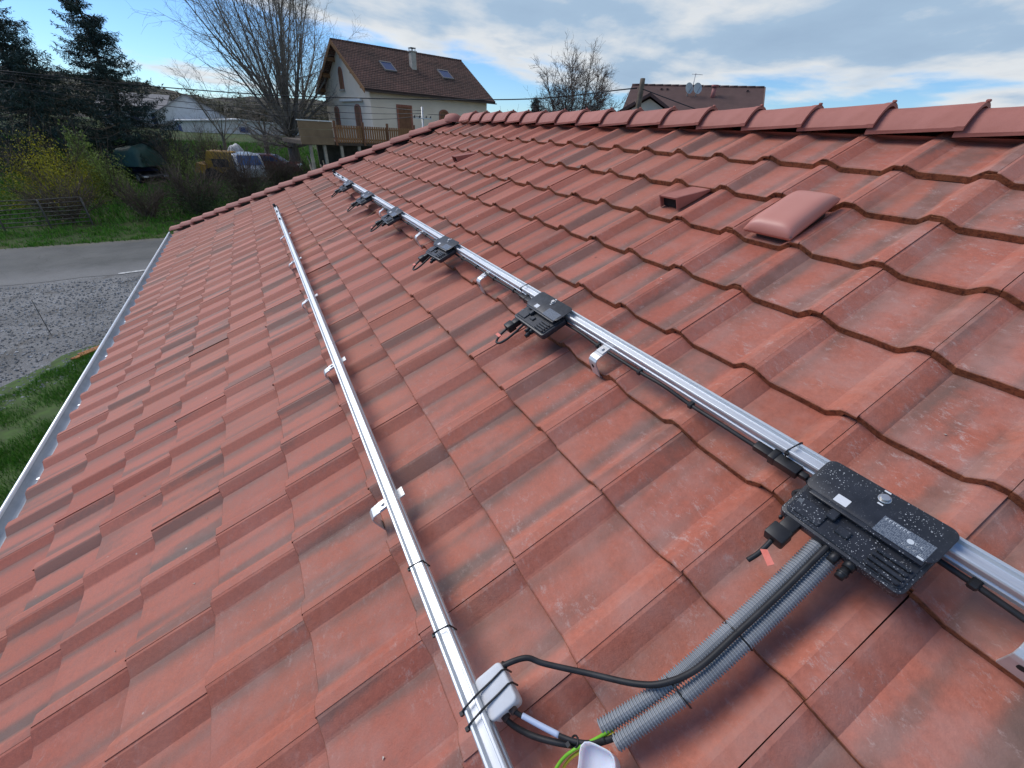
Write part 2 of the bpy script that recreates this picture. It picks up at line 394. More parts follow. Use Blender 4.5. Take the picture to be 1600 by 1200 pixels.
while x < XR - .05:
    if x > APX[0] - .05:
        z = ZR + .031 + tr.gauss(0, .0015)
        o = linkmesh('ridge_tile', rid, None, roof, Matrix.Translation((x, .06, z)) @ Matrix.Rotation(tr.gauss(0, .006), 4, 'Z'))
        MB().box(RSP-.010, RSP+.006, -.008, .008, .066+.004, .066+.015).build('ridge_clip', RIDGE, roof, Matrix.Translation((x, .06, z)), .003, 1)
    x += RSP
# hip caps step down from the apex to the eave corner
hip_a = Vector((APX[0], 0, ZR)); hip_b = Vector((HIPC(15.1)*CW, -15.1*G*CS, ZR - 15.1*G*SN)); hd = (hip_b - hip_a); HL = hd.length; hd.normalize()
yy = Vector((0, 0, 1)).cross(hd).normalized(); zz_ = hd.cross(yy)
hm = cap_mesh(.345, .100, .050, 'hip_tile', .070)
nh = int(HL/.345)
for i in range(nh+1):
    s0 = HL - (i+1)*.345 + .06
    if s0 < -.1: break
    P = hip_a + hd*s0 + Vector((0, 0, .022))
    # the upper cap laps over the lower one
    Mh = Matrix((( hd.x, yy.x, zz_.x, P.x), (hd.y, yy.y, zz_.y, P.y), (hd.z, yy.z, zz_.z, P.z), (0, 0, 0, 1)))
    linkmesh('hip_tile', hm, None, roof, Mh @ Matrix.Rotation(tr.gauss(0, .005), 4, 'Z'))
# three-way cap where ridge and hips meet
def apex():
    mb = MB(); n = 15; base = []
    rr_ = [(0, .14), (45, .15), (90, .13), (135, .15), (180, .13)]
    rings = [(1.0, -.060), (.98, -.03), (.82, .018), (.45, .040), (0.12, .046)]
    vs = []
    for sc, z in rings:
        for k in range(n): a = 2*math.pi*k/n; rad = .145 + .015*math.cos(3*a); vs.append((rad*sc*math.cos(a), rad*sc*.9*math.sin(a), z))
    fs = [(a*n+k, a*n+(k+1) % n, (a+1)*n+(k+1) % n, (a+1)*n+k) for a in range(4) for k in range(n)] + [tuple(4*n+k for k in range(n))]
    return mb.add(vs, fs, True)
apex().build('apex_cap', RIDGE, roof, Matrix.Translation((APX[0]-.01, 0, ZR+.035)))
MB().prism([(.105, -.16), (.14, -.16), (.14, .016), (.105, .016)], 'x', APX[0]-.02, XR-.02).build('ridge_underlay', deck_m, roof, Matrix.Translation((0, 0, ZR)))
MB().tube([hip_a + Vector((0, 0, -.045)), hip_b + hd*-.12 + Vector((0, 0, -.045))], .052, 8).build('hip_underlay', deck_m, roof)
# the hip-end and rear slopes carry plain tile courses
def courses():
    mb = MB()
    for r in range(1, 16):
        z = .004 - .05
        y1 = r*G*CS; y0 = (r-1)*G*CS; za = ZR - r*G*SN; zb = ZR - (r-1)*G*SN; xa = HIPC(r)*CW; xb = HIPC(r-1)*CW
        mb.add([(xa, y1, za), (XR, y1, za), (XR, y0, zb-.03), (xb, y0, zb-.03), (xa, y1, za-.03), (XR, y1, za-.03)], [(0, 1, 2, 3), (0, 1, 5, 4)])
        mb.add([(xa, -y1, za-.02), (xa, y1, za-.02), (xb, y0, zb-.05), (xb, -y0, zb-.05), (xa, -y1, za-.05), (xa, y1, za-.05)], [(0, 3, 2, 1), (0, 1, 5, 4)])
    return mb
o = courses().build('rear_tile_courses', RIDGE, roof); o['kind'] = 'stuff'

# vent hood and two vent boxes on the tiles
HOOD = noisy('vent_plastic', (.50, .195, .15), (.54, .22, .17), 5, .42, 3, .3, .7, 0, .01, None, 'Object', 0, .5)
def hood():
    mb = MB(); nx, ny = 14, 18; wx, ly, hh = .100, .160, .044; vs = []; fs = []
    for j in range(ny+1):
        for i in range(nx+1):
            a, b_ = -1 + 2*i/nx, -1 + 2*j/ny
            # superellipse pillow
            a2 = math.copysign(abs(a)**.75, a); b2 = math.copysign(abs(b_)**.75, b_)
            fx = (1 - abs(a2)**4.5)**.5 if abs(a2) < 1 else 0; fy = (1 - abs(b2)**5)**.5 if abs(b2) < 1 else 0
            tap = 1 - .06*b2
            vs.append((a2*wx*tap, b2*ly, .012 + hh*fx*fy*(1 - .12*b2)))
    for j in range(ny):
        for i in range(nx): k = j*(nx+1)+i; fs.append((k, k+1, k+nx+2, k+nx+1))
    mb.add(vs, fs, True)
    ring = [i for i in range(nx+1)] + [(nx+1)*j+nx for j in range(1, ny+1)] + [(nx+1)*ny+i for i in range(nx-1, -1, -1)] + [(nx+1)*j for j in range(ny-1, 0, -1)]
    n = len(ring); k0 = len(mb.v)
    mb.v += [(mb.v[i][0]*.97, mb.v[i][1]*.98, mb.v[i][2]-.014) for i in ring]
    for q in range(n): mb.f.append((ring[q], ring[(q+1) % n], k0+(q+1) % n, k0+q)); mb.sm.append(True)
    mb.f.append(tuple(k0+q for q in range(n))); mb.sm.append(False)
    return mb
hv = hood().build('vent_hood', HOOD, roof, roofM(19.55*CW, -2.53*G, .003)); hv['label'] = 'smooth rounded pale red vent hood on an upper tile'
MB().prism(rrect(-.075, .075, -.13, .12, .02), 'z', -.04, .018).build('vent_collar', mat('collar_dark', (.06, .03, .025), .7)[0], roof, roofM(19.55*CW, -2.53*G, 0))
dark = mat('vent_mouth_black', (.012, .010, .010), .9)[0]
def ventbox(cx, rf):
    mb = MB(); a, h0 = .062, .052
    z0 = -.031
    # hollow mouth: outer wedge walls and a recessed dark panel
    t_ = .009; ln = .25; zb = -.05
    mb.hexa([(-a, 0, z0), (-a+t_, 0, z0), (-a+t_, ln, zb), (-a, ln, zb)], [(-a, 0, z0+h0+.018), (-a+t_, 0, z0+h0+.018), (-a+t_, ln, zb+.012), (-a, ln, zb+.012)])
    mb.hexa([(a-t_, 0, z0), (a, 0, z0), (a, ln, zb), (a-t_, ln, zb)], [(a-t_, 0, z0+h0+.018), (a, 0, z0+h0+.018), (a, ln, zb+.012), (a-t_, ln, zb+.012)])
    mb.hexa([(-a+t_, 0, z0+h0+.006), (a-t_, 0, z0+h0+.006), (a-t_, ln, zb+.004), (-a+t_, ln, zb+.004)], [(-a+t_, 0, z0+h0+.0175), (a-t_, 0, z0+h0+.0175), (a-t_, ln, zb+.0118), (-a+t_, ln, zb+.0118)])
    o = mb.build('vent_box', RIDGE, roof, roofM(cx*CW, -rf*G, 0), .002, 1)
    MB().box(-a+t_, a-t_, .022, .026, z0, z0+h0+.006).build('vent_mouth', dark, roof, roofM(cx*CW, -rf*G, 0))
ventbox(17.47, 2.76); ventbox(7.5, 2.76)

# eaves: zinc gutter with brackets, fascia, walls
ZINC = noisy('zinc', (.34, .37, .41), (.46, .49, .53), 6, .6, 4, .35, .65, 0, .01, None, 'Object', .4, .4)
gx0, gx1 = HIPC(15)*CW - .02, XR
by_ = EV*CS - .133; gz = ZR + EV*SN - .062; gy = by_ + .058
def gutter():
    mb = MB(); K = 12; R0 = .056; prof = []
    for i in range(K+1): a = math.pi + math.pi*i/K; prof.append((gy + R0*math.cos(a), gz + R0*math.sin(a)))
    inner = [(gy + (R0-.0025)*math.cos(math.pi + math.pi*i/K), gz + (R0-.0025)*math.sin(math.pi + math.pi*i/K)) for i in range(K+1)]
    mb.prism(prof + inner[::-1], 'x', gx0, gx1)
    return mb
gut = gutter().build('gutter', ZINC, house); gut['label'] = 'zinc half round gutter along the eave'
MB().tube([(gx0, by_, gz+.004), (gx1, by_, gz+.004)], .0130, 10).build('gutter_bead', mat('zinc_bead', (.80, .82, .84), .35, .35)[0], gut)
brk = mat('bracket_zinc', (.62, .65, .68), .45, .8)[0]
xx = gx0 + .25
bm_ = MB()
bm_.hexa([(-.009, gy+.018, gz-.012), (.009, gy+.018, gz-.012), (.009, gy+.07, gz-.004), (-.009, gy+.07, gz-.004)], [(-.009, gy+.018, gz-.006), (.009, gy+.018, gz-.006), (.009, gy+.07, gz+.002), (-.009, gy+.07, gz+.002)])
bme = bm_.mesh('gutter_bracket'); bme.materials.append(brk)
while xx < XR:
    linkmesh('gutter_bracket', bme, None, gut, Matrix.Translation((xx, 0, 0))); xx += .47
WALL = noisy('render_white', (.62, .58, .52), (.70, .66, .60), 3, .9)
MB().box(gx0+.55, XR-.4, -4.35+.45, 4.35-.45, 0, 2.62).build('wall', WALL, house)
MB().box(gx0+.03, XR, EV*CS+.012, EV*CS+.036, gz-.12, gz+.03).build('fascia', mat('fascia_paint', (.30, .20, .14), .6)[0], house)

# ------------------------------------------------------------------ rails
ALU = noisy('aluminium', (.55, .57, .59), (.68, .70, .72), 5, .42, 5, .3, .7, 0, .01, None, 'Object', .6, .5, (1.5, 40, 40))
ALU_H = noisy('hook_steel', (.52, .53, .54), (.66, .66, .66), 16, .42, 4, .3, .7, 0, .01, None, 'Object', .55, .5)
BLK = noisy('black_plastic', (.010, .010, .011), (.022, .022, .024), 22, .45, 4)
RUB = noisy('cable_rubber', (.012, .012, .013), (.024, .024, .026), 30, .55, 4)
TIE = mat('cable_tie_black', (.012, .012, .013), .5)[0]
NB, NT = .046, .088
RL_, RU_ = 8.72, 5.73
def rail_profile():
    a = .0205; g1, g2 = NB, NT
    return [(-a, g1), (a, g1), (a, g1+.012), (a-.005, g1+.015), (a-.005, g1+.021), (a, g1+.024), (a, g2-.004), (a-.003, g2), (.0115, g2), (.0115, g2-.003), (.0085, g2-.011),
            (-.0085, g2-.011), (-.0115, g2-.003), (-.0115, g2), (-a+.003, g2), (-a, g2-.004), (-a, g1+.024), (-a+.005, g1+.021), (-a+.005, g1+.015), (-a, g1+.012)]
def rail(r, x0, x1, label):
    root = empty('mounting_rail', roofM(x0, -r*G), label=label, cat='rail', group='mounting rails along the roof')
    MB().prism(rail_profile(), 'x', x0, x1).build('rail_profile', ALU, root, roofM(0, -r*G), .0008, 1)
    return root
rail_lo = rail(RL_, -.10, 8.0, 'bare silver rail lower on the roof, ending at the white box')
rail_hi = rail(RU_, -.12, 8.1, 'silver rail higher on the roof carrying the black inverters')
rail_lo['label'] = 'lower silver rail, with the white junction box strapped to it'
for root, r, xx0 in ((rail_lo, RL_, -.10), (rail_hi, RU_, -.12)):
    mb = MB(); mb.box(xx0-.012, xx0+.02, -.028, .028, NB-.002, NT+.006); mb.box(xx0-.02, xx0+.012, -.016, .016, NT+.006, NT+.034)
    mb.build('end_clamp', BLK, root, roofM(0, -r*G), .003, 1)
    for dx in (.42, .95) if r == RL_ else (.30, .62, 1.02):
        mb = MB(); mb.box(xx0+dx-.02, xx0+dx+.02, -.0112, .0112, NT-.004, NT+.003); mb.tube([(xx0+dx, 0, NT), (xx0+dx, 0, NT+.012)], .008, 8)
        mb.build('slot_nut', BLK, root, roofM(0, -r*G))
def tie(x, r, root, name='cable_tie'):
    pts = [(-.0225, NB-.002), (-.0225, NT-.001), (-.0195, NT+.0014), (.0195, NT+.0014), (.0225, NT-.001), (.0225, NB-.002)]
    mb = MB(); w = .0025; t_ = .0014
    mb.tube([(x + .004*(q[0]/.02), q[0], q[1]) for q in pts], .0019, 6)
    mb.box(x-.006, x+.002, -.027, -.020, NT-.010, NT-.002)
    mb.build(name, TIE, root, roofM(0, -r*G), .0006, 1)
for xx in (6.173, 6.374, .55): tie(xx, RL_, rail_lo)
for xx in (6.583, 5.27, .95): tie(xx, RU_, rail_hi)
# splice line on the lower rail
# roof hooks
def hook_mesh():
    mb = MB(); w = .021
    P = [(.10, -.0625), (.020, -.0555), (.004, -.0535), (-.005, -.044), (-.008, .020), (-.006, .032), (.004, .0405), (.018, .0425), (.130, .0425)]
    th = .0028; poly = []
    for sgn in (1, -1):
        side = []
        for i, p in enumerate(P):
            a = Vector(P[max(i-1, 0)]); b_ = Vector(P[min(i+1, len(P)-1)]); t_ = (b_-a).normalized(); nn = Vector((-t_.y, t_.x))*th*sgn
            side.append((p[0]+nn.x, p[1]+nn.y))
        poly += side if sgn > 0 else side[::-1]
    mb.prism(poly, 'x', -w, w); return mb.mesh('hook_strap', .0012, 1)
HK = hook_mesh(); HK.materials.append(ALU_H)
hp_mb = MB(); hp_mb.box(-.019, .019, .030, .068, .0455, .0488); HP = hp_mb.mesh('clamp_plate', .001, 1); HP.materials.append(ALU_H)
hb = MB(); hb.prism([(.0065*math.cos(R_(60*k)), +.048 + .0065*math.sin(R_(60*k))) for k in range(6)], 'z', .0488, .055)
hb.prism([(.009*math.cos(R_(30*k)), +.048 + .009*math.sin(R_(30*k))) for k in range(12)], 'z', .0485, .0502); HB = hb.mesh('bolt', .0006, 1); HB.materials.append(ALU_H)
hs = MB(); hs.prism(rrect(-.006, .006, 0, .018, .0055), 'y', -.0112, -.0102); HS = hs.mesh('slot'); HS.materials.append(dark)
def hook(c, edge, label):
    M = roofM(c*CW, -edge*G, 0)
    root = empty('roof_hook', M, label=label, cat='hook', group='roof hooks holding the rails')
    for nm, me in (('hook_strap', HK), ('clamp_plate', HP), ('bolt', HB), ('slot', HS)): linkmesh(nm, me, None, root, M)
lo_lab = ['silver hook clamping the lower rail, nearest the white junction box', 'silver hook on the lower rail, second from the white junction box', 'silver hook on the lower rail, third from the white junction box', 'silver hook on the lower rail, fourth from the white junction box', 'silver hook nearest the far end of the lower rail']
for c, lb in zip((19.55, 16.02, 12.45, 8.9, 5.3), lo_lab): hook(c, 9, lb)
up_lab = ['white slotted hook at the right edge below the nearest inverter', 'tall silver hook between the two nearest black inverters', 'silver hook just beyond the second black inverter', 'silver hook just beyond the third black inverter from the camera', 'silver hook just beyond the fourth black inverter']
for c, lb in zip((23.52, 19.62, 16.25, 12.55, 8.9), up_lab): hook(c, 6, lb)

# ------------------------------------------------------------------ microinverters
def inv_mat(name, speck):
    M, t, b = mat(name, None, .42, 0, .5); tcn = N(t, 'ShaderNodeTexCoord'); v = tcn.outputs['Object']
    nz = NOISE(t, v, 30, 5); c = RAMP(t, nz, [(.3, (.011, .013, .018)), (.7, (.026, .029, .037))])
    if speck:
        for sc, th, keep in ((170, .20, .62), (330, .22, .60), (80, .11, .66)):
            vo = N(t, 'ShaderNodeTexVoronoi'); vo.inputs['Scale'].default_value = sc; t.links.new(v, vo.inputs[0])
            d = MATH(t, 'MULTIPLY', RAMP(t, vo.outputs['Distance'], [(th*.8, 1), (th*1.25, 0)]), RAMP(t, vo.outputs['Color'], [(keep, 0), (keep+.04, 1)]))
            d = MATH(t, 'MULTIPLY', d, RAMP(t, NOISE(t, v, 11, 3), [(.40, .05), (.60, 1)]))
            c = MIX(t, MATH(t, 'MULTIPLY', d, .85), c, (.55, .56, .57))
    else:
        c = MIX(t, MATH(t, 'MULTIPLY', RAMP(t, NOISE(t, v, 60, 6, .7), [(.5, 0), (.75, 1)]), .3), c, (.12, .12, .13))
    t.links.new(c, b.inputs['Base Color'])
    bump(t, b, NOISE(t, v, 380, 3), .15, .0008); return M
INV_S = inv_mat('inverter_black_spattered', True); INV_C = inv_mat('inverter_black_clean', False)
def label_mat():
    M, t, b = mat('inverter_label', None, .35); tcn = N(t, 'ShaderNodeTexCoord'); v = tcn.outputs['Object']
    s = N(t, 'ShaderNodeSeparateXYZ'); t.links.new(v, s.inputs[0])
    rows = RAMP(t, MATH(t, 'FRACT', MATH(t, 'MULTIPLY', s.outputs[1], 330)), [(.42, 0), (.5, 1)])
    words = RAMP(t, NOISE(t, MAP(t, v, scale=(420, 330, 1)), 1, 1), [(.44, 0), (.5, 1)])
    c = MIX(t, MATH(t, 'MULTIPLY', MATH(t, 'MULTIPLY', rows, words), .55), (.075, .090, .115), (.34, .37, .40))
    t.links.new(c, b.inputs['Base Color']); return M
LAB = label_mat(); STICK = mat('sticker_white', (.66, .67, .68), .5)[0]; BOLT = mat('bolt_steel', (.62, .60, .57), .35, .8)[0]; ORNG = noisy('tag_orange', (.72, .17, .12), (.80, .24, .18), 80, .55)
PRINT = mat('print_white', (.55, .58, .6), .5)[0]
def inverter(c, INV, label, near=False, rz=0.0):
    M = roofM(c*CW, -RU_*G, 0) @ Matrix.Rotation(rz, 4, 'Z')
    root = empty('microinverter', M, label=label, cat='inverter', group='microinverters on the upper rail')
    n0 = .090
    mb = MB()   # mounting plate: rounded sheet with a folded front lip and a notch at its back edge
    op = rrect(-.119, .119, -.080, .016, .018)
    op = [p for p in op]
    mb.prism(op, 'z', n0+.010, n0+.0135)
    mb.box(-.10, .108, -.090, -.079, n0+.0065, n0+.0125)
    pl = mb.build('mounting_plate', INV, root, M, .0012, 2)
    # body
    mb = MB(); mb.prism(rrect(-.120, .118, -.158, -.030, .014), 'z', n0-.034, n0-.008)
    bd = mb.build('body', INV, root, M, .004, 2)
    mb = MB(); mb.prism(rrect(-.112, .110, -.150, -.050, .010), 'z', n0-.0085, n0-.004); mb.build('lid_panel', INV, bd, M, .0015, 1)
    for k in range(4):
        yy = -.106 - k*.0125; mb = MB(); mb.prism(rrect(.045, .104, yy-.004, yy+.004, .003, 3), 'z', n0-.0045, n0+.004); mb.build('cooling_fin', INV, bd, M, .0015, 1)
    mb = MB(); mb.box(-.105, -.045, -.142, -.100, n0-.0045, n0+.001); mb.box(-.050, -.032, -.112, -.088, n0-.0045, n0+.009); mb.box(-.022, .004, -.128, -.108, n0-.0045, n0+.002)
    mb.build('connector_housing', INV, bd, M, .002, 1)
    MB().prism(rrect(-.106, -.096, -.118, -.108, .002, 2), 'z', n0+.001, n0+.0014).build('small_sticker', mat('sticker_grey', (.10, .11, .12), .5)[0], bd, M)
    # bolt through the plate into the rail
    mb = MB(); mb.tube([(0, -.006, n0+.0135), (0, -.006, n0+.0155)], .0115, 20); mb.tube([(0, -.006, n0+.0155), (0, -.006, n0+.0215)], .0078, 16); mb.build('bolt', BOLT, root, M, .0008, 1)
    mb = MB(); mb.box(-.010, .002, .010, .0135, n0+.0136, n0+.0140); mb.box(-.004, .006, -.024, -.0205, n0+.0136, n0+.0140); mb.build('plate_mark', STICK, pl, M)
    MB().prism(rrect(-.060, -.034, -.074, -.054, .0015, 2), 'z', n0+.0136, n0+.0141).build('square_sticker', STICK, pl, M)
    lb = MB().box(.020, .106, -.082, -.040, n0+.0136, n0+.0140).build('rating_label', LAB, pl, M)
    if near:
        mb = MB()
        for k, wd in enumerate((.0035, .004, .0045, .004, .0035, .004, .0035)):   # the lettering band along the label's upper edge
            xx = .024 + k*.0062; mb.box(xx, xx+wd, -.0435, -.0428+.0004, n0+.01412, n0+.0144); mb.box(xx, xx+.0012, -.0475, -.0428, n0+.01412, n0+.0144); mb.box(xx, xx+wd*.8, -.0475, -.0468, n0+.01412, n0+.0144)
        mb.prism([(.074 + .0055*math.cos(R_(20*q)), -.060 + .0055*math.sin(R_(20*q))) for q in range(18)], 'z', n0+.01412, n0+.0144)
        for xx in (.084, .093):
            mb.tube([(xx + .003*math.cos(R_(q)), -.058 + .003*math.sin(R_(q)), n0+.0143) for q in range(50, 311, 26)], .0005, 4)
        mb.tube([(.0905, -.058, n0+.0143), (.0925, -.058, n0+.0143)], .0005, 4)
        for k in range(4):
            xx = .066 + k*.0095; mb.tube([(xx, -.074, n0+.0143), (xx+.003, -.069, n0+.0143), (xx+.006, -.074, n0+.0143), (xx, -.074, n0+.0143)], .0004, 4)
        mb.box(.094, .104, -.081, -.0765, n0+.01412, n0+.0144)
        mb.build('label_print', PRINT, lb if False else pl, M)
    # connectors on the down-slope side
    mb = MB(); mb.box(-.100, -.068, -.186, -.152, n0-.038, n0-.010); mb.box(-.108, -.066, -.222, -.184, n0-.044, n0-.008); mb.box(-.112, -.104, -.170, -.160, n0-.032, n0-.016)
    cn = mb.build('plug', BLK, root, M, .004, 2)
    if near:
        path = [(-.088, -.222, n0-.028), (-.088, -.240, n0-.034), (-.090, -.262, n0-.045), (-.096, -.285, n0-.056)]
    else:
        path = [(-.088, -.222, n0-.026), (-.090, -.262, n0-.036), (-.080, -.292, n0-.046), (-.060, -.286, n0-.048), (-.046, -.250, n0-.042), (-.040, -.200, n0-.032), (-.040, -.158, n0-.024)]
    MB().tube(crom(path, 8), .0055, 8).build('lead', RUB, root, M)
    if near: fl = [(-.080, -.246), (-.052, -.262), (-.058, -.275), (-.090, -.256)]; zt = n0-.028
    else: fl = [(-.104, -.262), (-.072, -.262), (-.072, -.276), (-.104, -.276)]; zt = n0-.028
    MB().hexa([(x_, y_, zt) for x_, y_ in fl], [(x_, y_, zt+.0016) for x_, y_ in fl]).build('orange_tag', ORNG, root, M)
    mb = MB(); mb.tube([(.035, -.150, n0-.022), (.035, -.170, n0-.024)], .011, 12); mb.tube([(.035, -.170, n0-.024), (.035, -.196, n0-.026)], .0085, 12); mb.tube([(.035, -.181, n0-.025), (.035, -.186, n0-.0255)], .0105, 12)
    mb.build('round_plug', BLK, root, M)
    mb = MB(); mb.tube([(.008, -.150, n0-.024), (.008, -.178, n0-.026)], .009, 12); mb.build('round_socket', BLK, root, M)
    return root, M
inverter(22.59, INV_S, 'nearest black inverter, spattered with pale specks, above the grey conduits', True, 0.0)
proto, PM = inverter(18.45, INV_C, 'second nearest black inverter, with an orange tag on its cable loop')
for c, lb, rz in ((14.45, 'third black inverter from the camera on the upper rail', .05), (10.50, 'fourth black inverter from the camera, where the tan string ends', -.03), (7.0, 'fifth black inverter from the camera on the upper rail', .02), (3.6, 'farthest black inverter near the end of the upper rail', .0)):
    o = copy_tree(proto, PM, roofM(c*CW, -RU_*G, 0) @ Matrix.Rotation(rz, 4, 'Z')); o['label'] = lb
# trunk cable along the upper rail
uR = -RU_*G
def trunk():
    pts = []; x_ = .9; r2 = random.Random(5)
    while x_ < 7.9:
        pts.append((x_, uR - .030 - r2.random()*.004, .047 + r2.uniform(-.008, .006))); x_ += .11
    return pts
tkr = empty('trunk_cable', M0, label='black cable clipped along the underside of the upper rail', cat='cable')
tp = trunk(); MB().tube(crom(tp, 4), .0062, 8).build('cable_run', RUB, tkr, M0)
clipm = MB(); clipm.box(-.008, .008, -.010, .012, -.009, .009); CL = clipm.mesh('cable_clip', .003, 1); CL.materials.append(BLK)
for i, p in enumerate(tp):
    if i % 2 == 1: linkmesh('cable_clip', CL, None, tkr, roofM(p[0], p[1], p[2]))
plg = MB(); plg.box(-.055, .0, -.012, .012, -.011, .011); plg.box(.0, .062, -.015, .013, -.014, .014); plg.box(-.012, .006, -.016, .016, -.016, .016); plg.box(.062, .082, -.008, .008, -.008, .008)
PLG = plg.mesh('drop_connector', .003, 2); PLG.materials.append(BLK)
for c in (22.59, 18.45, 14.45, 10.5, 7.0):
    linkmesh('drop_connector', PLG, None, tkr, roofM(c*CW - .215, uR-.034, .052))
    MB().tube(crom([(c*CW-.140, uR-.034, .050), (c*CW-.118, uR-.045, .040), (c*CW-.135, uR-.075, .030), (c*CW-.110, uR-.10, .05)], 8), .0055, 8).build('drop_lead', RUB, tkr, M0)

# ------------------------------------------------------------------ conduits, cables, junction box
GREY = noisy('conduit_grey', (.22, .235, .25), (.30, .315, .33), 12, .5, 4, .3, .7)
def conduit(pts, label, rad=.0160):
    P = crom(pts, 24); P2 = [P[0]]; pitch = .00165; acc = 0          # resample evenly at half the rib pitch
    for a, b_ in zip(P[:-1], P[1:]):
        d = (b_-a).length; s_ = pitch - acc
        while s_ <= d: P2.append(a.lerp(b_, s_/d)); s_ += pitch
        acc = d - (s_ - pitch)
    rr_ = [rad if i % 4 < 2 else rad*.78 for i in range(len(P2))]
    root = MB().tube(P2, rr_, 14, False, True).build('corrugated_conduit', GREY, None, M0)
    tag(root, label, 'conduit', 'grey conduits below the nearest inverter'); return root
cA = conduit([(6.749,-1.955,.055),(6.748,-2.025,.045),(6.748,-2.173,.024),(6.747,-2.326,.020),(6.743,-2.45,.020),(6.733,-2.537,.020),(6.722,-2.608,.020)], 'left of the two grey corrugated conduits, with the green wire leaving it')
cB = conduit([(6.782,-1.950,.055),(6.781,-2.022,.045),(6.781,-2.147,.024),(6.780,-2.293,.020),(6.777,-2.416,.020),(6.767,-2.51,.020),(6.757,-2.598,.020)], 'right of the two grey corrugated conduits, ending at the white cap')
for pt, off in (((6.7455, -2.27), 0), ((6.7445, -2.44), 0)):
    mb = MB(); mb.tube([(pt[0]-.015, pt[1], .012), (pt[0]-.008, pt[1], .032), (pt[0]+.004, pt[1]+.001, .0345), (pt[0]+.016, pt[1]+.001, .0535-.005), (pt[0]+.030, pt[1]+.002, .0345), (pt[0]+.043, pt[1]+.002, .033), (pt[0]+.0515, pt[1]+.003, .018), (pt[0]+.048, pt[1]+.003, .006)], .0019, 6)
    mb.build('cable_tie', TIE, cA, M0)
def cable(pts, rad, label, m_=RUB, name='cable', grp='loose cables at the junction box'):
    o = MB().tube(crom(pts, 10), rad, 12).build(name, m_, None, M0); return tag(o, label, 'cable', grp)
c1 = cable([(6.523,-2.738,.055),(6.524,-2.718,.062),(6.540,-2.668,.055),(6.57,-2.640,.042),(6.639,-2.569,.03),(6.712,-2.497,.040),(6.745,-2.446,.047),(6.762,-2.377,.044),(6.764,-2.268,.043),(6.765,-2.138,.047),(6.765,-2.03,.066),(6.765,-1.96,.070)], .0062, 'black cable from the white box curving to lie between the grey conduits')
c2 = cable([(6.585,-2.768,.050),(6.600,-2.768,.045),(6.625,-2.758,.030),(6.663,-2.728,.022),(6.709,-2.676,.024),(6.736,-2.629,.026),(6.750,-2.590,.020)], .0062, 'lower black cable bowing from the white box toward the conduit ends')
c3 = cable([(6.588,-2.745,.050),(6.605,-2.742,.050),(6.63,-2.726,.044),(6.695,-2.679,.040),(6.727,-2.645,.038),(6.742,-2.612,.030)], .0050, 'black cable with a pale blue marker sleeve beside the white box')
MB().tube(crom([(6.620,-2.732,.0462),(6.652,-2.710,.0427),(6.688,-2.684,.0404)], 8), .0058, 12).build('marker_sleeve', mat('sleeve_pale_blue', (.42, .50, .66), .5)[0], c3, M0)
mb = MB(); mb.tube([(6.712+.010*math.cos(R_(q)), -2.664+.010*math.sin(R_(q)), .033+.012*math.sin(R_(q+60))) for q in range(0, 361, 30)], .002, 6); mb.box(6.706, 6.714, -2.680, -2.672, .036, .046)
mb.build('cable_tie', TIE, c2, M0)
cable([(6.737,-2.585,.018),(6.732,-2.626,.035),(6.723,-2.667,.04),(6.719,-2.699,.03),(6.723,-2.728,.02),(6.735,-2.775,.004)], .0032, 'green earth wire coming out of the left conduit', noisy('wire_green', (.16, .42, .02), (.20, .50, .03), 40, .45), 'earth_wire', 'loose earth wires')
cable([(6.742,-2.590,.018),(6.736,-2.636,.030),(6.728,-2.672,.030),(6.726,-2.701,.018),(6.732,-2.722,.008),(6.744,-2.762,.002)], .0030, 'yellow earth wire beside the green one near the white cap', noisy('wire_yellow', (.62, .50, .03), (.70, .58, .05), 40, .45), 'earth_wire', 'loose earth wires')
JB = noisy('box_grey_white', (.56, .57, .59), (.66, .67, .68), 14, .55, 4, .3, .7, .1, .001, 200)
jb = empty('junction_box', roofM(6.557, -2.758, 0), label='grey white junction box strapped to the lower rail with two black ties', cat='junction box')
MB().prism(rrect(6.514, 6.598, -2.790, -2.722, .010), 'z', .022, .058).build('base', JB, jb, M0, .004, 2)
MB().prism(rrect(6.512, 6.600, -2.792, -2.720, .012), 'z', .059, .074).build('lid', JB, jb, M0, .005, 3)
GL = noisy('gland_brown', (.05, .035, .03), (.14, .09, .07), 60, .8)
mb = MB(); mb.tube([(6.596, -2.766, .045), (6.606, -2.764, .043)], .0095, 12); mb.tube([(6.596, -2.745, .050), (6.607, -2.742, .050)], .0085, 12); mb.tube([(6.523, -2.73, .055), (6.523, -2.716, .06)], .0090, 12); mb.build('cable_gland', GL, jb, M0)
for xx in (6.540, 6.570):
    u0 = -RL_*G
    pth = [(xx+.012, u0-.024, NB), (xx+.012, u0-.0235, NT-.002), (xx+.010, u0-.018, NT+.002), (xx+.004, u0+.018, NT+.001), (xx, -2.786, .079), (xx-.003, -2.752, .0763), (xx-.006, -2.724, .0755), (xx-.006, -2.7165, .066), (xx-.006, -2.7165, .03)]
    mb = MB(); mb.tube(pth, .0022, 6); mb.box(xx+.008, xx+.016, u0-.029, u0-.021, NT-.010, NT); mb.build('strap_tie', TIE, jb, M0)
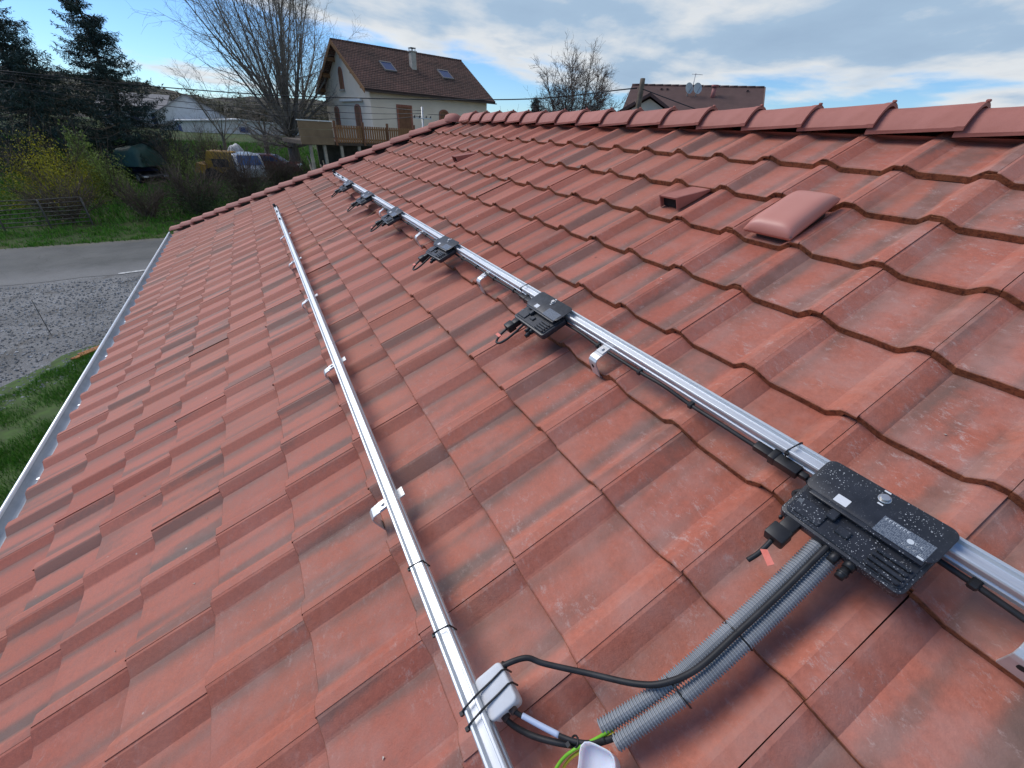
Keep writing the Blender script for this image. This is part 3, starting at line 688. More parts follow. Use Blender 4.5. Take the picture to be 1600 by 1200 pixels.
# white plastic cap at the picture's lower edge
CAPM = mat('cap_translucent_white', (.66, .66, .72), .35)[0]; CAPM.node_tree.nodes['Principled BSDF'].inputs['Subsurface Weight'].default_value = .3
def cup():
    mb = MB(); K = 28; rings = [(.92, 0), (1.0, .068), (1.02, .078), (.97, .0785), (.90, .062), (.55, .057), (.02, .056)]; vs = []
    for sc, z in rings:
        for k in range(K):
            a = 2*math.pi*k/K; rx = .034*(abs(math.cos(a))**4 + abs(math.sin(a))**4)**(-.25) * (1 + .04*math.cos(3*a))
            vs.append((rx*math.cos(a)*sc, rx*math.sin(a)*sc*1.0, z))
    fs = [(a*K+k, a*K+(k+1) % K, (a+1)*K+(k+1) % K, (a+1)*K+k) for a in range(len(rings)-1) for k in range(K)]
    mb.add(vs, fs, True); return mb
cp = cup().build('plastic_cap', CAPM, None, roofM(6.770, -2.648, -.012) @ Matrix.Rotation(.75, 4, 'Z')); tag(cp, 'translucent white plastic cap standing by the conduit ends', 'cap')
# tan string across the tiles
tag(MB().tube(crom([(2.585,-1.932,.05),(2.46,-2.05,.004),(2.423,-2.215,.002),(2.431,-2.427,.003),(2.319,-2.581,.002),(2.303,-2.766,.004),(2.248,-2.88,.03)], 10), .0024, 5).build('string', noisy('twine', (.34, .20, .10), (.46, .30, .15), 60, .9), None, M0), 'thin tan string lying across the tiles between the two rails', 'string')
# crumbs of mortar and leaf litter caught on the tiles
def crumbs():
    rg = random.Random(12); mb = MB()
    for i in range(150):
        c = rg.uniform(2, 24); r = rg.uniform(1, 14.5); fr = c % 1
        if fr < .22 or fr > .74: continue
        n_ = -.028 - .029*((math.ceil(r) - r)) ; sz = rg.choice((.002, .003, .003, .005))
        p = Vector((c*CW, -r*G, n_ + sz*.5)); vs = [p + Vector((rg.uniform(-1, 1), rg.uniform(-1, 1), rg.uniform(-.4, .6)))*sz*1.5 for _ in range(4)]
        mb.add(vs, [(0, 1, 2), (0, 2, 3), (0, 3, 1), (1, 3, 2)])
    return mb
o = crumbs().build('tile_crumbs', noisy('crumb', (.34, .28, .22), (.60, .55, .48), 3, .9), None, M0); tag(o, 'pale crumbs of mortar scattered on the tiles', 'crumbs', kind='stuff')

# ------------------------------------------------------------------ ground, road
def zg(x, y): return 0.0 if x > -19 else min((-19 - x)*.06, 2.5)
def zgn(X, Y): return np.where(X > -19, 0, np.minimum((-19 - X)*.06, 2.5))
def sheet(name, x0, x1, y0, y1, nx, ny, m_, dz=0, edge=None, kind='structure'):
    xs = np.linspace(x0, x1, nx+1)
    if name == 'ground': xs[np.argmin(abs(xs+19))] = -19.0; xs[np.argmin(abs(xs+60.67))] = -60.667
    X, Y = np.meshgrid(xs, np.linspace(y0, y1, ny+1)); X = X.copy(); Y = Y.copy()
    if edge: X, Y = edge(X, Y)
    Z = zgn(X, Y) + dz; V = np.stack([X, Y, Z], -1).reshape(-1, 3)
    k = np.arange(ny*(nx+1)).reshape(ny, nx+1)[:, :-1].ravel(); F = np.stack([k, k+1, k+nx+2, k+nx+1], 1)
    o = linkmesh(name, npmesh(name, V, F, True), m_); o['kind'] = kind; return o
def ground_mat():
    M, t, b = mat('earth_and_turf', None, .95, 0, .2); tcn = N(t, 'ShaderNodeTexCoord'); v = tcn.outputs['Object']
    c = RAMP(t, NOISE(t, v, .35, 6, .6), [(.35, (.030, .062, .014)), (.5, (.050, .085, .020)), (.66, (.085, .090, .035))])
    c = MIX(t, RAMP(t, NOISE(t, v, 9, 5), [(.45, 0), (.7, .5)]), c, (.06, .05, .03)); t.links.new(c, b.inputs['Base Color'])
    bump(t, b, NOISE(t, v, 14, 5), .8, .08); return M
GROUND = ground_mat()
sheet('ground', -900, 500, -700, 700, 140, 60, GROUND, -.012)
def asphalt():
    M, t, b = mat('asphalt', None, .85, 0, .3); tcn = N(t, 'ShaderNodeTexCoord'); v = tcn.outputs['Object']
    c = RAMP(t, NOISE(t, v, .7, 5, .6), [(.35, (.072, .076, .075)), (.65, (.112, .114, .110))])
    c = MIX(t, .6, c, RAMP(t, NOISE(t, v, 70, 4), [(.3, .75), (.7, 1.2)]), 'MULTIPLY')
    cr = N(t, 'ShaderNodeTexVoronoi', feature='DISTANCE_TO_EDGE'); cr.inputs['Scale'].default_value = .55
    dv = N(t, 'ShaderNodeVectorMath', operation='ADD'); nn = N(t, 'ShaderNodeTexNoise'); nn.inputs['Scale'].default_value = 1.3; t.links.new(v, nn.inputs['Vector']); t.links.new(v, dv.inputs[0]); t.links.new(nn.outputs[1], dv.inputs[1]); t.links.new(dv.outputs[0], cr.inputs['Vector'])
    c = MIX(t, MATH(t, 'MULTIPLY', RAMP(t, cr.outputs['Distance'], [(.003, 1), (.010, 0)]), .30), c, (.03, .03, .028))
    sx = N(t, 'ShaderNodeSeparateXYZ'); t.links.new(v, sx.inputs[0]); ex = MATH(t, 'ADD', MATH(t, 'ADD', sx.outputs[0], MATH(t, 'MULTIPLY', MATH(t, 'ADD', sx.outputs[1], 9), .10)), MATH(t, 'MULTIPLY', NOISE(t, v, .9, 5, .65), 2.2))
    c = MIX(t, RAMP(t, MATH(t, 'DIVIDE', MATH(t, 'ADD', ex, 14.0), 4), [(.35, 0), (.72, .9)]), c, MIX(t, NOISE(t, v, 40, 3), (.10, .10, .10), (.24, .24, .235)))
    c = MIX(t, RAMP(t, MATH(t, 'DIVIDE', MATH(t, 'ADD', ex, 16.6), 2), [(.20, .9), (.45, 0)]), c, MIX(t, NOISE(t, v, 5, 4), (.05, .055, .03), (.19, .17, .14)))
    t.links.new(c, b.inputs['Base Color']); bump(t, b, NOISE(t, v, 90, 4), .4, .01); return M
def wavy(amp, seed, side):
    r = np.random.default_rng(seed); ph = r.random(6)*6.28
    def f(X, Y):
        d = sum(amp/(k+1)*np.sin(Y*(.35*(k+1)**1.5)+ph[k]) for k in range(6)); tt = (X - X.min())/(X.max()-X.min())
        return X + d*(tt if side == 1 else (1-tt) if side == -1 else np.where(tt > .5, 1, 1)), Y
    return f
# the road runs across the view beyond the far end of the house, slightly askew
def skew(base):
    def f(X, Y):
        X, Y = base(X, Y) if base else (X, Y); return X - (Y + 9)*.10, Y
    return f
sheet('road', -17.3, -11.6, -70, 60, 10, 260, asphalt(), .010, skew(wavy(.22, 3, 1)))
def gravel_m():
    M, t, b = mat('gravel', None, .9, 0, .3); tcn = N(t, 'ShaderNodeTexCoord'); v = tcn.outputs['Object']
    vo = N(t, 'ShaderNodeTexVoronoi'); vo.inputs['Scale'].default_value = 70; t.links.new(v, vo.inputs[0])
    c = RAMP(t, vo.outputs['Color'], [(.1, (.155, .154, .152)), (.6, (.20, .199, .196)), (.93, (.38, .38, .38))])
    c = MIX(t, .8, c, RAMP(t, NOISE(t, v, .55, 6, .65), [(.35, .55), (.65, 1.2)]), 'MULTIPLY')
    c = MIX(t, RAMP(t, NOISE(t, v, 1.6, 5), [(.55, 0), (.75, .7)]), c, (.075, .062, .045)); t.links.new(c, b.inputs['Base Color'])
    bump(t, b, vo.outputs['Distance'], .6, .015); return M
GRAV = gravel_m()
sheet('gravel_yard', -11.9, 9, -60, 30, 40, 120, GRAV, .002, skew(None))
# loose stones lying on the gravel
def stones(n=9000):
    ico = np.array([(1,0,0),(-1,0,0),(0,1,0),(0,-1,0),(0,0,.7),(0,0,-.7)], float); fa = np.array([(0,2,4),(2,1,4),(1,3,4),(3,0,4),(2,0,5),(1,2,5),(3,1,5),(0,3,5)])
    X = rng.uniform(-11.4, -1.0, n); Y = -6.4 - np.clip((X+5.2)*.62, 0, 9) - rng.random(n)**1.2*9; S = rng.uniform(.012, .034, n)*(.7+.6*rng.random(n))
    P = ico[None]*S[:, None, None]*rng.uniform(.6, 1.3, (n, 6, 1)); th = rng.random(n)*6.28; c, s = np.cos(th), np.sin(th)
    Q = np.stack([P[..., 0]*c[:, None] - P[..., 1]*s[:, None] + X[:, None], P[..., 0]*s[:, None] + P[..., 1]*c[:, None] + Y[:, None], P[..., 2] + .012], -1)
    F = (fa[None] + (np.arange(n)*6)[:, None, None]).reshape(-1, 3); me = npmesh('loose_stones', Q, F)
    at_ = me.attributes.new('rnd', 'FLOAT', 'POINT'); at_.data.foreach_set('value', np.repeat(rng.random(n), 6).astype(np.float32)); return me
STN, t, b = mat('stone', None, .85); at_ = N(t, 'ShaderNodeAttribute', attribute_name='rnd'); t.links.new(RAMP(t, at_.outputs['Fac'], [(0, (.14, .14, .14)), (.6, (.26, .26, .26)), (1, (.48, .48, .48))]), b.inputs['Base Color'])
tag(linkmesh('loose_stones', stones(), STN), 'loose pale stones scattered over the gravel yard', 'stones', kind='stuff')

# ------------------------------------------------------------------ grass
GRASS = leafmat('grass_blades', (.045, .135, .012), (.085, .235, .022), (.16, .30, .045), 0)
def blades(name, X, Y, h, w, label):
    n = len(X); th = rng.random(n)*6.28; lean = rng.normal(0, .35, (n, 2)); hh = h*(.5+.9*rng.random(n)); Z = zgn(X, Y) + .0
    d = np.stack([np.cos(th)*w, np.sin(th)*w], 1); b0 = np.stack([X, Y, Z], 1); V = np.zeros((n, 3, 3))
    V[:, 0] = b0; V[:, 0, :2] -= d; V[:, 1] = b0; V[:, 1, :2] += d; V[:, 2] = b0; V[:, 2, :2] += lean*hh[:, None]; V[:, 2, 2] += hh
    me = npmesh(name, V, np.arange(n*3).reshape(n, 3)); at_ = me.attributes.new('rnd', 'FLOAT', 'POINT'); at_.data.foreach_set('value', np.repeat(rng.random(n), 3).astype(np.float32))
    o = linkmesh(name, me, GRASS); tag(o, label, 'grass', kind='stuff'); return o
def lump(x, y, s=1.0, seed=0): return np.sin(x*1.7*s+seed)+np.sin(y*2.3*s+1.3*seed+1)+np.sin((x+y)*3.1*s+2.1)+.7*np.sin((x-y)*5.3*s+seed*2)
n = 330000
X = rng.uniform(-7.6, 5, n); Y = rng.uniform(-10.5, -4.2, n)
lim = -6.95 - np.clip((X + 5.2)*.62, 0, 9) + .16*lump(X, Y)
k_ = (Y > lim) & (X > -5.6 + .25*lump(Y, X, 1.4, 2)) ; k_ &= (rng.random(n) < .62 + .25*lump(X, Y, 1.2, 4)) 
blades('yard_grass', X[k_], Y[k_], .085, .006, 'patchy green grass between the gutter and the gravel')
k2 = (Y > lim + .1) & (X > -5.2)
sheet_m = GROUND
GP = sheet('grass_bed', -5.4, 7, -4.3-3.2, -4.0, 30, 10, noisy('turf_soil', (.05, .075, .022), (.07, .13, .025), 6, .95, 4), .012, lambda X, Y: (X + .3*np.sin(Y*3), np.where(Y < -7, Y - np.clip((X+5.2)*.62, 0, 4), Y)))
n = 60000; X = rng.uniform(-21.5, -17.2, n); Y = rng.uniform(-34, 8, n); X = X - (Y+9)*.10
k_ = rng.random(n) < .5 + .3*lump(X, Y, 1.5, 1)
blades('verge_grass', X[k_], Y[k_], .13, .016, 'green verge along the far side of the road')
n = 70000; X = rng.uniform(-56, -21, n); Y = rng.uniform(-24, 4, n)
blades('meadow_grass', X, Y, .22, .03, 'green lawn behind the hedge and bushes')

# ------------------------------------------------------------------ vegetation
BARK = noisy('bark_grey', (.12, .105, .088), (.22, .195, .165), 9, .95, 6, .35, .65, .6, .02, 30, 'Object', 0, .2, (1, 1, .25))
TWIG = noisy('twig_brown', (.20, .175, .145), (.29, .25, .21), 3, .9)
TWIGD = noisy('twig_dark', (.075, .052, .040), (.14, .10, .078), 3, .9)
class TubeSet:      # many tapered 3-to-6-sided limbs, built fast
    def __init__(s): s.V = []; s.F = []; s.n = 0
    def limb(s, P, rr, seg=3):
        P = np.asarray(P, float); k = len(P); T = np.gradient(P, axis=0); T /= np.linalg.norm(T, axis=1)[:, None] + 1e-9
        A = np.cross(T, (.37, .81, .45)); A /= np.linalg.norm(A, axis=1)[:, None] + 1e-9; B = np.cross(T, A)
        th = np.arange(seg)*2*np.pi/seg; ring = (A[:, None]*np.cos(th)[None, :, None] + B[:, None]*np.sin(th)[None, :, None])*np.asarray(rr)[:, None, None] + P[:, None]
        s.V.append(ring.reshape(-1, 3)); i = np.arange(k-1)[:, None]*seg; j = np.arange(seg)[None]
        s.F.append(np.stack([i+j, i+(j+1) % seg, i+seg+(j+1) % seg, i+seg+j], -1).reshape(-1, 4) + s.n); s.n += k*seg
    def build(s, name, m_, parent): return linkmesh(name, npmesh(name, np.concatenate(s.V), np.concatenate(s.F), True), m_, parent)
def grow(p, d, ln, r0, r1, n, wob, up, rg):
    P = [np.array(p)]; d = np.array(d, float); d /= np.linalg.norm(d)
    for i in range(n):
        d = d + rg.normal(0, wob, 3) + np.array([0, 0, up]); d /= np.linalg.norm(d); P.append(P[-1] + d*ln/n)
    return np.array(P), np.linspace(r0, r1, n+1), d
def perp(d, ang, rg):
    v = rg.normal(0, 1, 3); v -= d*(v@d); v /= np.linalg.norm(v) + 1e-9; return d*math.cos(ang) + v*math.sin(ang)
def bare_tree(name, base, H, label, seed, trunk_h, trunk_r, nl=9, ang=(.25, .8), nb=7, nt=7, nf=4, twig=TWIG, bark=BARK, up=.10, lean=(0, 0), group='bare trees', low=0, spread=1.0):
    rg = np.random.default_rng(seed); root = empty(name, Matrix.Translation(base), label=label, cat='tree', group=group)
    T = TubeSet(); C = TubeSet(); b0 = np.array(base, float)
    P, rr, d = grow(b0 - [0, 0, .2], (lean[0], lean[1], 1), trunk_h, trunk_r*1.25, trunk_r*.8, 8, .03, .02, rg); T.limb(P, rr, 10); top = P[-1]
    limbs = []
    for i in range(nl + low):
        a = rg.uniform(*ang) if i < nl else rg.uniform(1.2, 1.65); th = 2*math.pi*(i*.618 + rg.random()*.15)
        dd = np.array([math.cos(th)*math.sin(a), math.sin(th)*math.sin(a), math.cos(a)])
        ln = (H - trunk_h)*rg.uniform(.75, 1.0)*(1 - .32*a)*(1 if i < nl else .55)*spread
        st = P[-1 - (i % 3)] if i < nl else P[-2 - (i % 3)]
        Q, q, e = grow(st, dd, ln, trunk_r*rg.uniform(.18, .34), .012, 9, .06, up if i < nl else .03, rg); T.limb(Q, q, 6); limbs.append((Q, q, ln))
    for Q, q, ln in limbs:
        for j in range(nb):
            t_ = .18 + .8*(j + rg.random()*.8)/nb; i = min(int(t_*9), 8); p = Q[i] + (Q[i+1]-Q[i])*rg.random(); d0 = Q[i+1]-Q[i]; d0 /= np.linalg.norm(d0)
            l2 = ln*rg.uniform(.28, .5)*(1.15 - .6*t_); S, s_, e = grow(p, perp(d0, rg.uniform(.45, .95), rg), l2, max(q[i]*.5, .014), .007, 6, .09, up*1.1, rg); C.limb(S, s_, 4)
            for k in range(nt):
                i2 = rg.integers(1, 6); d1 = S[i2+0]-S[i2-1]; d1 /= np.linalg.norm(d1)
                U, u_, e = grow(S[i2], perp(d1, rg.uniform(.4, 1.0), rg), l2*rg.uniform(.3, .6), .0085, .004, 4, .12, up*.8, rg); C.limb(U, u_, 3)
                for m_ in range(nf):
                    i3 = rg.integers(1, 5); d2 = U[i3]-U[i3-1]; d2 /= np.linalg.norm(d2)
                    V_, v_, e = grow(U[i3], perp(d2, rg.uniform(.4, 1.0), rg), l2*rg.uniform(.12, .28), .0055, .003, 2, .15, up*.5, rg); C.limb(V_, v_, 3)
    T.build('trunk', bark, root); C.build('crown', twig, root); return root
def quads(P, size, asp, rg, name, m_, parent, up=None, droop=0):
    n = len(P); a = rg.normal(0, 1, (n, 3)); 
    if up is not None: a = a*.55 + up
    a /= np.linalg.norm(a, axis=1)[:, None]; b_ = np.cross(a, rg.normal(0, 1, (n, 3))); b_ /= np.linalg.norm(b_, axis=1)[:, None]
    sz = size*(.6 + .8*rg.random(n))[:, None]; V = np.stack([P - b_*sz*asp*.5, P + a*sz*.5 - b_*sz*asp*.1, P + a*sz, P + a*sz*.5 + b_*sz*asp*.6], 1)
    me = npmesh(name, V, np.arange(n*4).reshape(n, 4)); at_ = me.attributes.new('rnd', 'FLOAT', 'POINT')
    at_.data.foreach_set('value', np.repeat(np.clip(rg.normal(.5, .25, n), 0, 1), 4).astype(np.float32)); return linkmesh(name, me, m_, parent)
def clumpy(n, rad, rg, nc=26, cr=.42, base=0.0):
    # points in overlapping leaf clumps filling an ellipsoid standing on z=base
    c = rg.normal(0, 1, (nc, 3)); c /= np.linalg.norm(c, axis=1)[:, None]; c *= (rg.random(nc)**.45)[:, None]*.72; c[:, 2] = np.abs(c[:, 2])*1.0
    w = rg.uniform(.6, 1.3, nc); idx = rg.integers(0, nc, n); q = rg.normal(0, 1, (n, 3)); q /= np.linalg.norm(q, axis=1)[:, None]; q *= (rg.random(n)**.5)[:, None]*cr*w[idx][:, None]
    P = (c[idx] + q)*np.array(rad); P[:, 2] = np.maximum(P[:, 2], .05) + base; return P
def shrub(name, base, rad, label, m_, seed, n=6000, leaf=.07, nst=14, stem=TWIGD, group='shrubs beyond the road', upv=None, nc=26, cr=.42, cat='shrub', asp=.6, twn=0):
    rg = np.random.default_rng(seed); root = empty(name, Matrix.Translation(base), label=label, cat=cat, group=group); b0 = np.array(base)
    P = clumpy(n, rad, rg, nc, cr) + b0; quads(P, leaf, asp, rg, 'foliage', m_, root, upv)
    S = TubeSet()
    for i in range(nst):
        a = rg.random()*6.28; d = np.array([math.cos(a)*rad[0]*.6, math.sin(a)*rad[1]*.6, rad[2]*rg.uniform(.6, 1.15)]); Q, q, e = grow(b0 + rg.normal(0, .12, 3)*[1, 1, 0], d, np.linalg.norm(d), .022, .006, 6, .10, .02, rg); S.limb(Q, q, 4)
        for j in range(twn):
            i2 = rg.integers(2, 6); U, u_, e = grow(Q[i2], perp((Q[i2]-Q[i2-1])/np.linalg.norm(Q[i2]-Q[i2-1]), rg.uniform(.3, .9), rg), rad[2]*rg.uniform(.25, .6), .009, .003, 4, .14, .05, rg); S.limb(U, u_, 3)
    S.build('stem', stem, root); return root
SPR = leafmat('spruce_needles', (.016, .030, .025), (.028, .052, .045), (.058, .088, .085), 0)
def spruce(name, base, H, Rb, label, seed, z0=.6, dens=1.0, group='tall dark spruces'):
    rg = np.random.default_rng(seed); root = empty(name, Matrix.Translation(base), label=label, cat='tree', group=group); b0 = np.array(base); T = TubeSet()
    T.limb(np.array([b0 + [0, 0, h] for h in np.linspace(-.2, H, 10)]), np.linspace(.24, .02, 10), 8); P = []
    h = z0
    while h < H - .1:
        f = 1 - (h/H); R0 = Rb*(f**.85)*rg.uniform(.8, 1.1) + .12; nb = int(7 + 5*f)
        for i in range(nb):
            a = rg.random()*6.28; R1 = R0*rg.uniform(.65, 1.15); k = max(4, int(R1*9)); tt = np.linspace(.06, 1, k)
            droop = -.50*tt*R1*.75 + .36*R1*tt**3 + .06
            Q = b0 + np.stack([np.cos(a)*tt*R1, np.sin(a)*tt*R1, h + droop + .12*R1], 1); T.limb(Q, np.linspace(.03, .006, k), 3)
            m_ = int(R1*66*dens) + 14; s = rg.random(m_)**.8; ii = np.clip((s*(k-1)).astype(int), 0, k-2); c = Q[ii] + (Q[ii+1]-Q[ii])*rg.random((m_, 1))
            side = rg.normal(0, 1, (m_, 1))*(.08 + .085*R1*(1-s)[:, None]); c = c + np.stack([-np.sin(a)*side[:, 0], np.cos(a)*side[:, 0], -np.abs(rg.normal(0, .07, m_)) - .25*np.abs(side[:, 0])], 1); P.append(c)
        h += rg.uniform(.24, .36)*(.6 + .7*f)
    P = np.concatenate(P); quads(P, .20, .26, rg, 'crown', SPR, root, np.array([0, 0, -.45])); T.build('trunk', BARK, root); return root
spruce('spruce_tree', (-34.6, -9.7, .95), 10.6, 4.3, 'tall dark spruce, its top reaching up beside the bare tree', 11)
spruce('spruce_tree', (-33.0, -13.6, .85), 10.4, 4.6, 'dark spruce cut off by the left picture edge', 12)
spruce('spruce_tree', (-40.0, -20.5, 1.2), 12.5, 4.2, 'dark spruce deepest in the upper left corner', 13)
bare_tree('bare_tree', (-36.5, .55, 1.05), 15.5, 'large bare tree with upright branches left of the cream house', 21, 3.2, .42, 32, (.08, 1.05), 9, 8, 4, up=.045, low=14, spread=1.15)
bare_tree('bare_tree', (-39.5, -1.3, 1.2), 7.5, 'smaller bare tree just left of the large one', 22, 2.6, .2, 8, (.3, .95), 6, 6, 3, up=.05, low=4)
bare_tree('bare_tree', (-46.0, -4.6, 1.6), 8.5, 'thin bare tree in front of the white building', 23, 1.8, .16, 8, (.3, 1.0), 6, 6, 3, up=.04)
bare_tree('bare_tree', (-16.2, 14.4, 1.5), 7.6, 'bushy bare tree behind the ridge between the two houses', 24, 2.0, .20, 26, (.10, 1.0), 10, 9, 5, up=.045, twig=TWIGD, low=10, spread=1.08)
BUD = leafmat('bud_leaves', (.05, .04, .025), (.08, .065, .04), (.12, .10, .06), 0)
FORS = leafmat('forsythia_yellow', (.18, .20, .025), (.38, .34, .025), (.66, .52, .025), 0)
LGRN = leafmat('young_leaves', (.13, .18, .035), (.23, .30, .06), (.34, .38, .11), 0)
DGRN = leafmat('dark_leaves', (.024, .040, .016), (.042, .062, .024), (.08, .095, .045), 0)
BRN = leafmat('brown_hedge_leaves', (.06, .052, .032), (.11, .095, .058), (.17, .15, .09), 0)
def gz_(x, y): return (x, y, zg(x, y))
shrub('yellow_shrub', gz_(-25.5, -12.0), (2.4, 2.5, 3.5), 'yellow flowering shrub at the left beyond the fence', FORS, 31, 13000, .085, 22, twn=5, upv=np.array([0, 0, .6]))
shrub('leafy_shrub', gz_(-24.6, -14.9), (2.0, 2.4, 2.9), 'olive green shrub at the left picture edge', LGRN, 32, 8000, .09, 18, twn=4)
shrub('leafy_shrub', gz_(-26.5, -10.0), (1.7, 1.5, 2.8), 'fresh green shrub right of the yellow one', LGRN, 33, 7000, .09, 16, twn=5, upv=np.array([0, 0, .5]))
shrub('young_conifer', gz_(-29.0, -11.2), (.8, .8, 4.0), 'slim light green young conifer standing before the spruces', LGRN, 34, 4500, .14, 3, upv=np.array([0, 0, .5]), nc=34, cr=.30, cat='tree')
shrub('twiggy_shrub', gz_(-21.6, -10.9), (1.3, 2.4, 1.8), 'brown twiggy shrub behind the wire fence', BRN, 35, 3200, .07, 46, twn=10)
shrub('twiggy_shrub', gz_(-21.7, -7.9), (1.3, 1.9, 1.7), 'bare twiggy shrub behind the verge, left of the dark hedge', BRN, 36, 2400, .06, 44, twn=10)
shrub('leafy_shrub', gz_(-30.5, -6.9), (1.6, 1.3, 2.8), 'loose green shrub right of the dark green cover', LGRN, 37, 4200, .08, 26, twn=8)
shrub('leafy_shrub', gz_(-33.0, -5.2), (1.6, 1.4, 2.6), 'loose greyish shrub in front of the white building', LGRN, 38, 2800, .08, 26, twn=8)
shrub('leafy_shrub', gz_(-34.3, -7.5), (1.8, 1.6, 3.1), 'loose green shrub just right of the covered vehicle', LGRN, 51, 5200, .085, 26, twn=7)
shrub('leafy_shrub', gz_(-36.4, -5.5), (1.9, 1.7, 3.0), 'olive shrub in front of the low white building', LGRN, 52, 4600, .085, 26, twn=7)
def hedge(base, rad, label, seed, m_=BRN): shrub('hedge', gz_(*base), rad, label, m_, seed, 9500, .065, 60, twn=9, nc=44, cr=.34, cat='hedge', group='dark clipped hedge pieces')
hedge((-21.9, -5.7), (1.4, 1.8, 2.2), 'dark hedge right of the verge, nearest the roof corner', 41, DGRN)
hedge((-24.8, -3.4), (1.6, 2.0, 2.6), 'dark brown hedge in front of the yellow machine', 42)
hedge((-27.2, -1.3), (1.6, 2.2, 2.25), 'dark brown hedge in front of the pale van', 43)
hedge((-29.2, 1.2), (1.4, 1.8, 1.6), 'low greenish hedge under the large bare tree', 44, LGRN)
spruce('small_conifer', (-19.0, 13.4, 1.2), 5.6, 1.25, 'small dark conifer left of the bushy bare tree', 45, .4, 1.2, 'conifers behind the ridge')
shrub('dark_shrub', (-25.5, 15.2, 1.5), (1.1, 1.1, 4.6), 'dark leafy tree at the right end of the cream house', DGRN, 46, 5000, .12, 10, cat='tree')

# ------------------------------------------------------------------ wire-and-rail fence beyond the road
FEN = noisy('fence_grey_wood', (.07, .062, .055), (.13, .12, .11), 4, .85)
fe = empty('field_fence', Matrix.Translation((-20.6, -12, .1)), label='low grey rail fence beyond the road at the left', cat='fence')
f0 = Vector((-19.4, -15.5, .02)); f1 = Vector((-20.85, -10.0, .11))
for k in range(7):
    z = .16 + k*.175; mb = MB(); pts = [f0.lerp(f1, i/8) + Vector((0, 0, z + .012*math.sin(i*1.9+k))) for i in range(9)]; mb.tube(pts, .018, 6); mb.build('rail', FEN, fe)
for i in range(5):
    p = f0.lerp(f1, i/4); MB().tube([p + Vector((.04, 0, -.2)), p + Vector((.04, 0, 1.20))], .035, 7).build('post', FEN, fe)
# thin stake in the gravel
tag(MB().tube([(-6.75, -8.05, 0), (-6.65, -8.0, .5), (-6.58, -7.96, .95)], .008, 5).build('stake', mat('stake_rust', (.08, .07, .06), .8)[0]), 'thin dark stake standing in the gravel yard', 'stake')

# ------------------------------------------------------------------ cream house
P0 = Vector((-26.99, 4.91, 6.82)); YA = R_(100.4)
HM = Matrix.Translation(P0) @ Matrix.Rotation(YA, 4, 'Z')        # local: x along the ridge, y away from the camera, z up from the eave
hs_ = empty('cream_house', Matrix.Translation(P0 + Vector((0, 0, -6.2))), label='cream rendered house with a steep brown tiled roof and wooden deck', cat='house')
HL_, HW, HH = 11.0, 9.78, 2.93
CREAM = noisy('cream_render', (.70, .60, .47), (.79, .69, .56), .9, .92, 5, .3, .7, .2, .01, 30)
def old_roof():
    M, t, b = mat('old_brown_tiles', None, .85, 0, .25); tcn = N(t, 'ShaderNodeTexCoord'); v = tcn.outputs['Object']
    s = N(t, 'ShaderNodeSeparateXYZ'); t.links.new(v, s.inputs[0]); sl = MATH(t, 'MULTIPLY', s.outputs[1], 1.166); cb = N(t, 'ShaderNodeCombineXYZ'); t.links.new(s.outputs[0], cb.inputs[0]); t.links.new(sl, cb.inputs[1])
    br = N(t, 'ShaderNodeTexBrick'); t.links.new(cb.outputs[0], br.inputs[0]); br.inputs['Scale'].default_value = 1; br.inputs['Brick Width'].default_value = .2; br.inputs['Row Height'].default_value = .20; br.inputs['Mortar Size'].default_value = .020
    br.inputs['Color1'].default_value = (.115, .066, .053, 1); br.inputs['Color2'].default_value = (.185, .102, .080, 1); br.inputs['Mortar'].default_value = (.045, .03, .026, 1); br.inputs['Bias'].default_value = 0
    c = MIX(t, .85, br.outputs[0], RAMP(t, NOISE(t, v, .55, 4), [(.35, (.70, .72, .70)), (.65, (1.15, 1.05, 1.02))]), 'MULTIPLY')
    c = MIX(t, RAMP(t, NOISE(t, v, 5, 4), [(.6, 0), (.75, .6)]), c, (.06, .05, .042)); t.links.new(c, b.inputs['Base Color'])
    bump(t, b, MATH(t, 'ADD', br.outputs['Fac'], MATH(t, 'MULTIPLY', MATH(t, 'FRACT', MATH(t, 'DIVIDE', sl, .2)), -1)), -.8, .05); return M
OLD = old_roof()
mb = MB(); th = .16
mb.hexa([(0, 0, -th), (HL_, 0, -th), (HL_, HW/2, HH-th), (0, HW/2, HH-th)], [(0, 0, 0), (HL_, 0, 0), (HL_, HW/2, HH), (0, HW/2, HH)])
mb.hexa([(0, HW/2, HH-th), (HL_, HW/2, HH-th), (HL_, HW, -th), (0, HW, -th)], [(0, HW/2, HH), (HL_, HW/2, HH), (HL_, HW, 0), (0, HW, 0)])
rf = mb.build('roof', OLD, hs_, HM)
# course steps of the near slope are real ledges
nco = 26
stp = MB()
for k in range(nco):
    a0, a1 = k/nco, (k+1)/nco; y0, y1 = a0*HW/2, a1*HW/2; z0, z1 = a0*HH, a1*HH
    stp.add([(-.01, y0, z0+.034), (HL_+.01, y0, z0+.034), (HL_+.01, y1, z1+.006), (-.01, y1, z1+.006), (-.01, y0, z0+.004), (HL_+.01, y0, z0+.004)], [(0, 1, 2, 3), (4, 5, 1, 0)])
o = stp.build('tile_courses', OLD, rf, HM); o['kind'] = 'stuff'
for k in range(26):
    MB().tube([(k*HL_/26 - .01, HW/2, HH+.012), ((k+1)*HL_/26, HW/2, HH+.02)], .075, 8).build('ridge_cap', OLD, rf, HM)
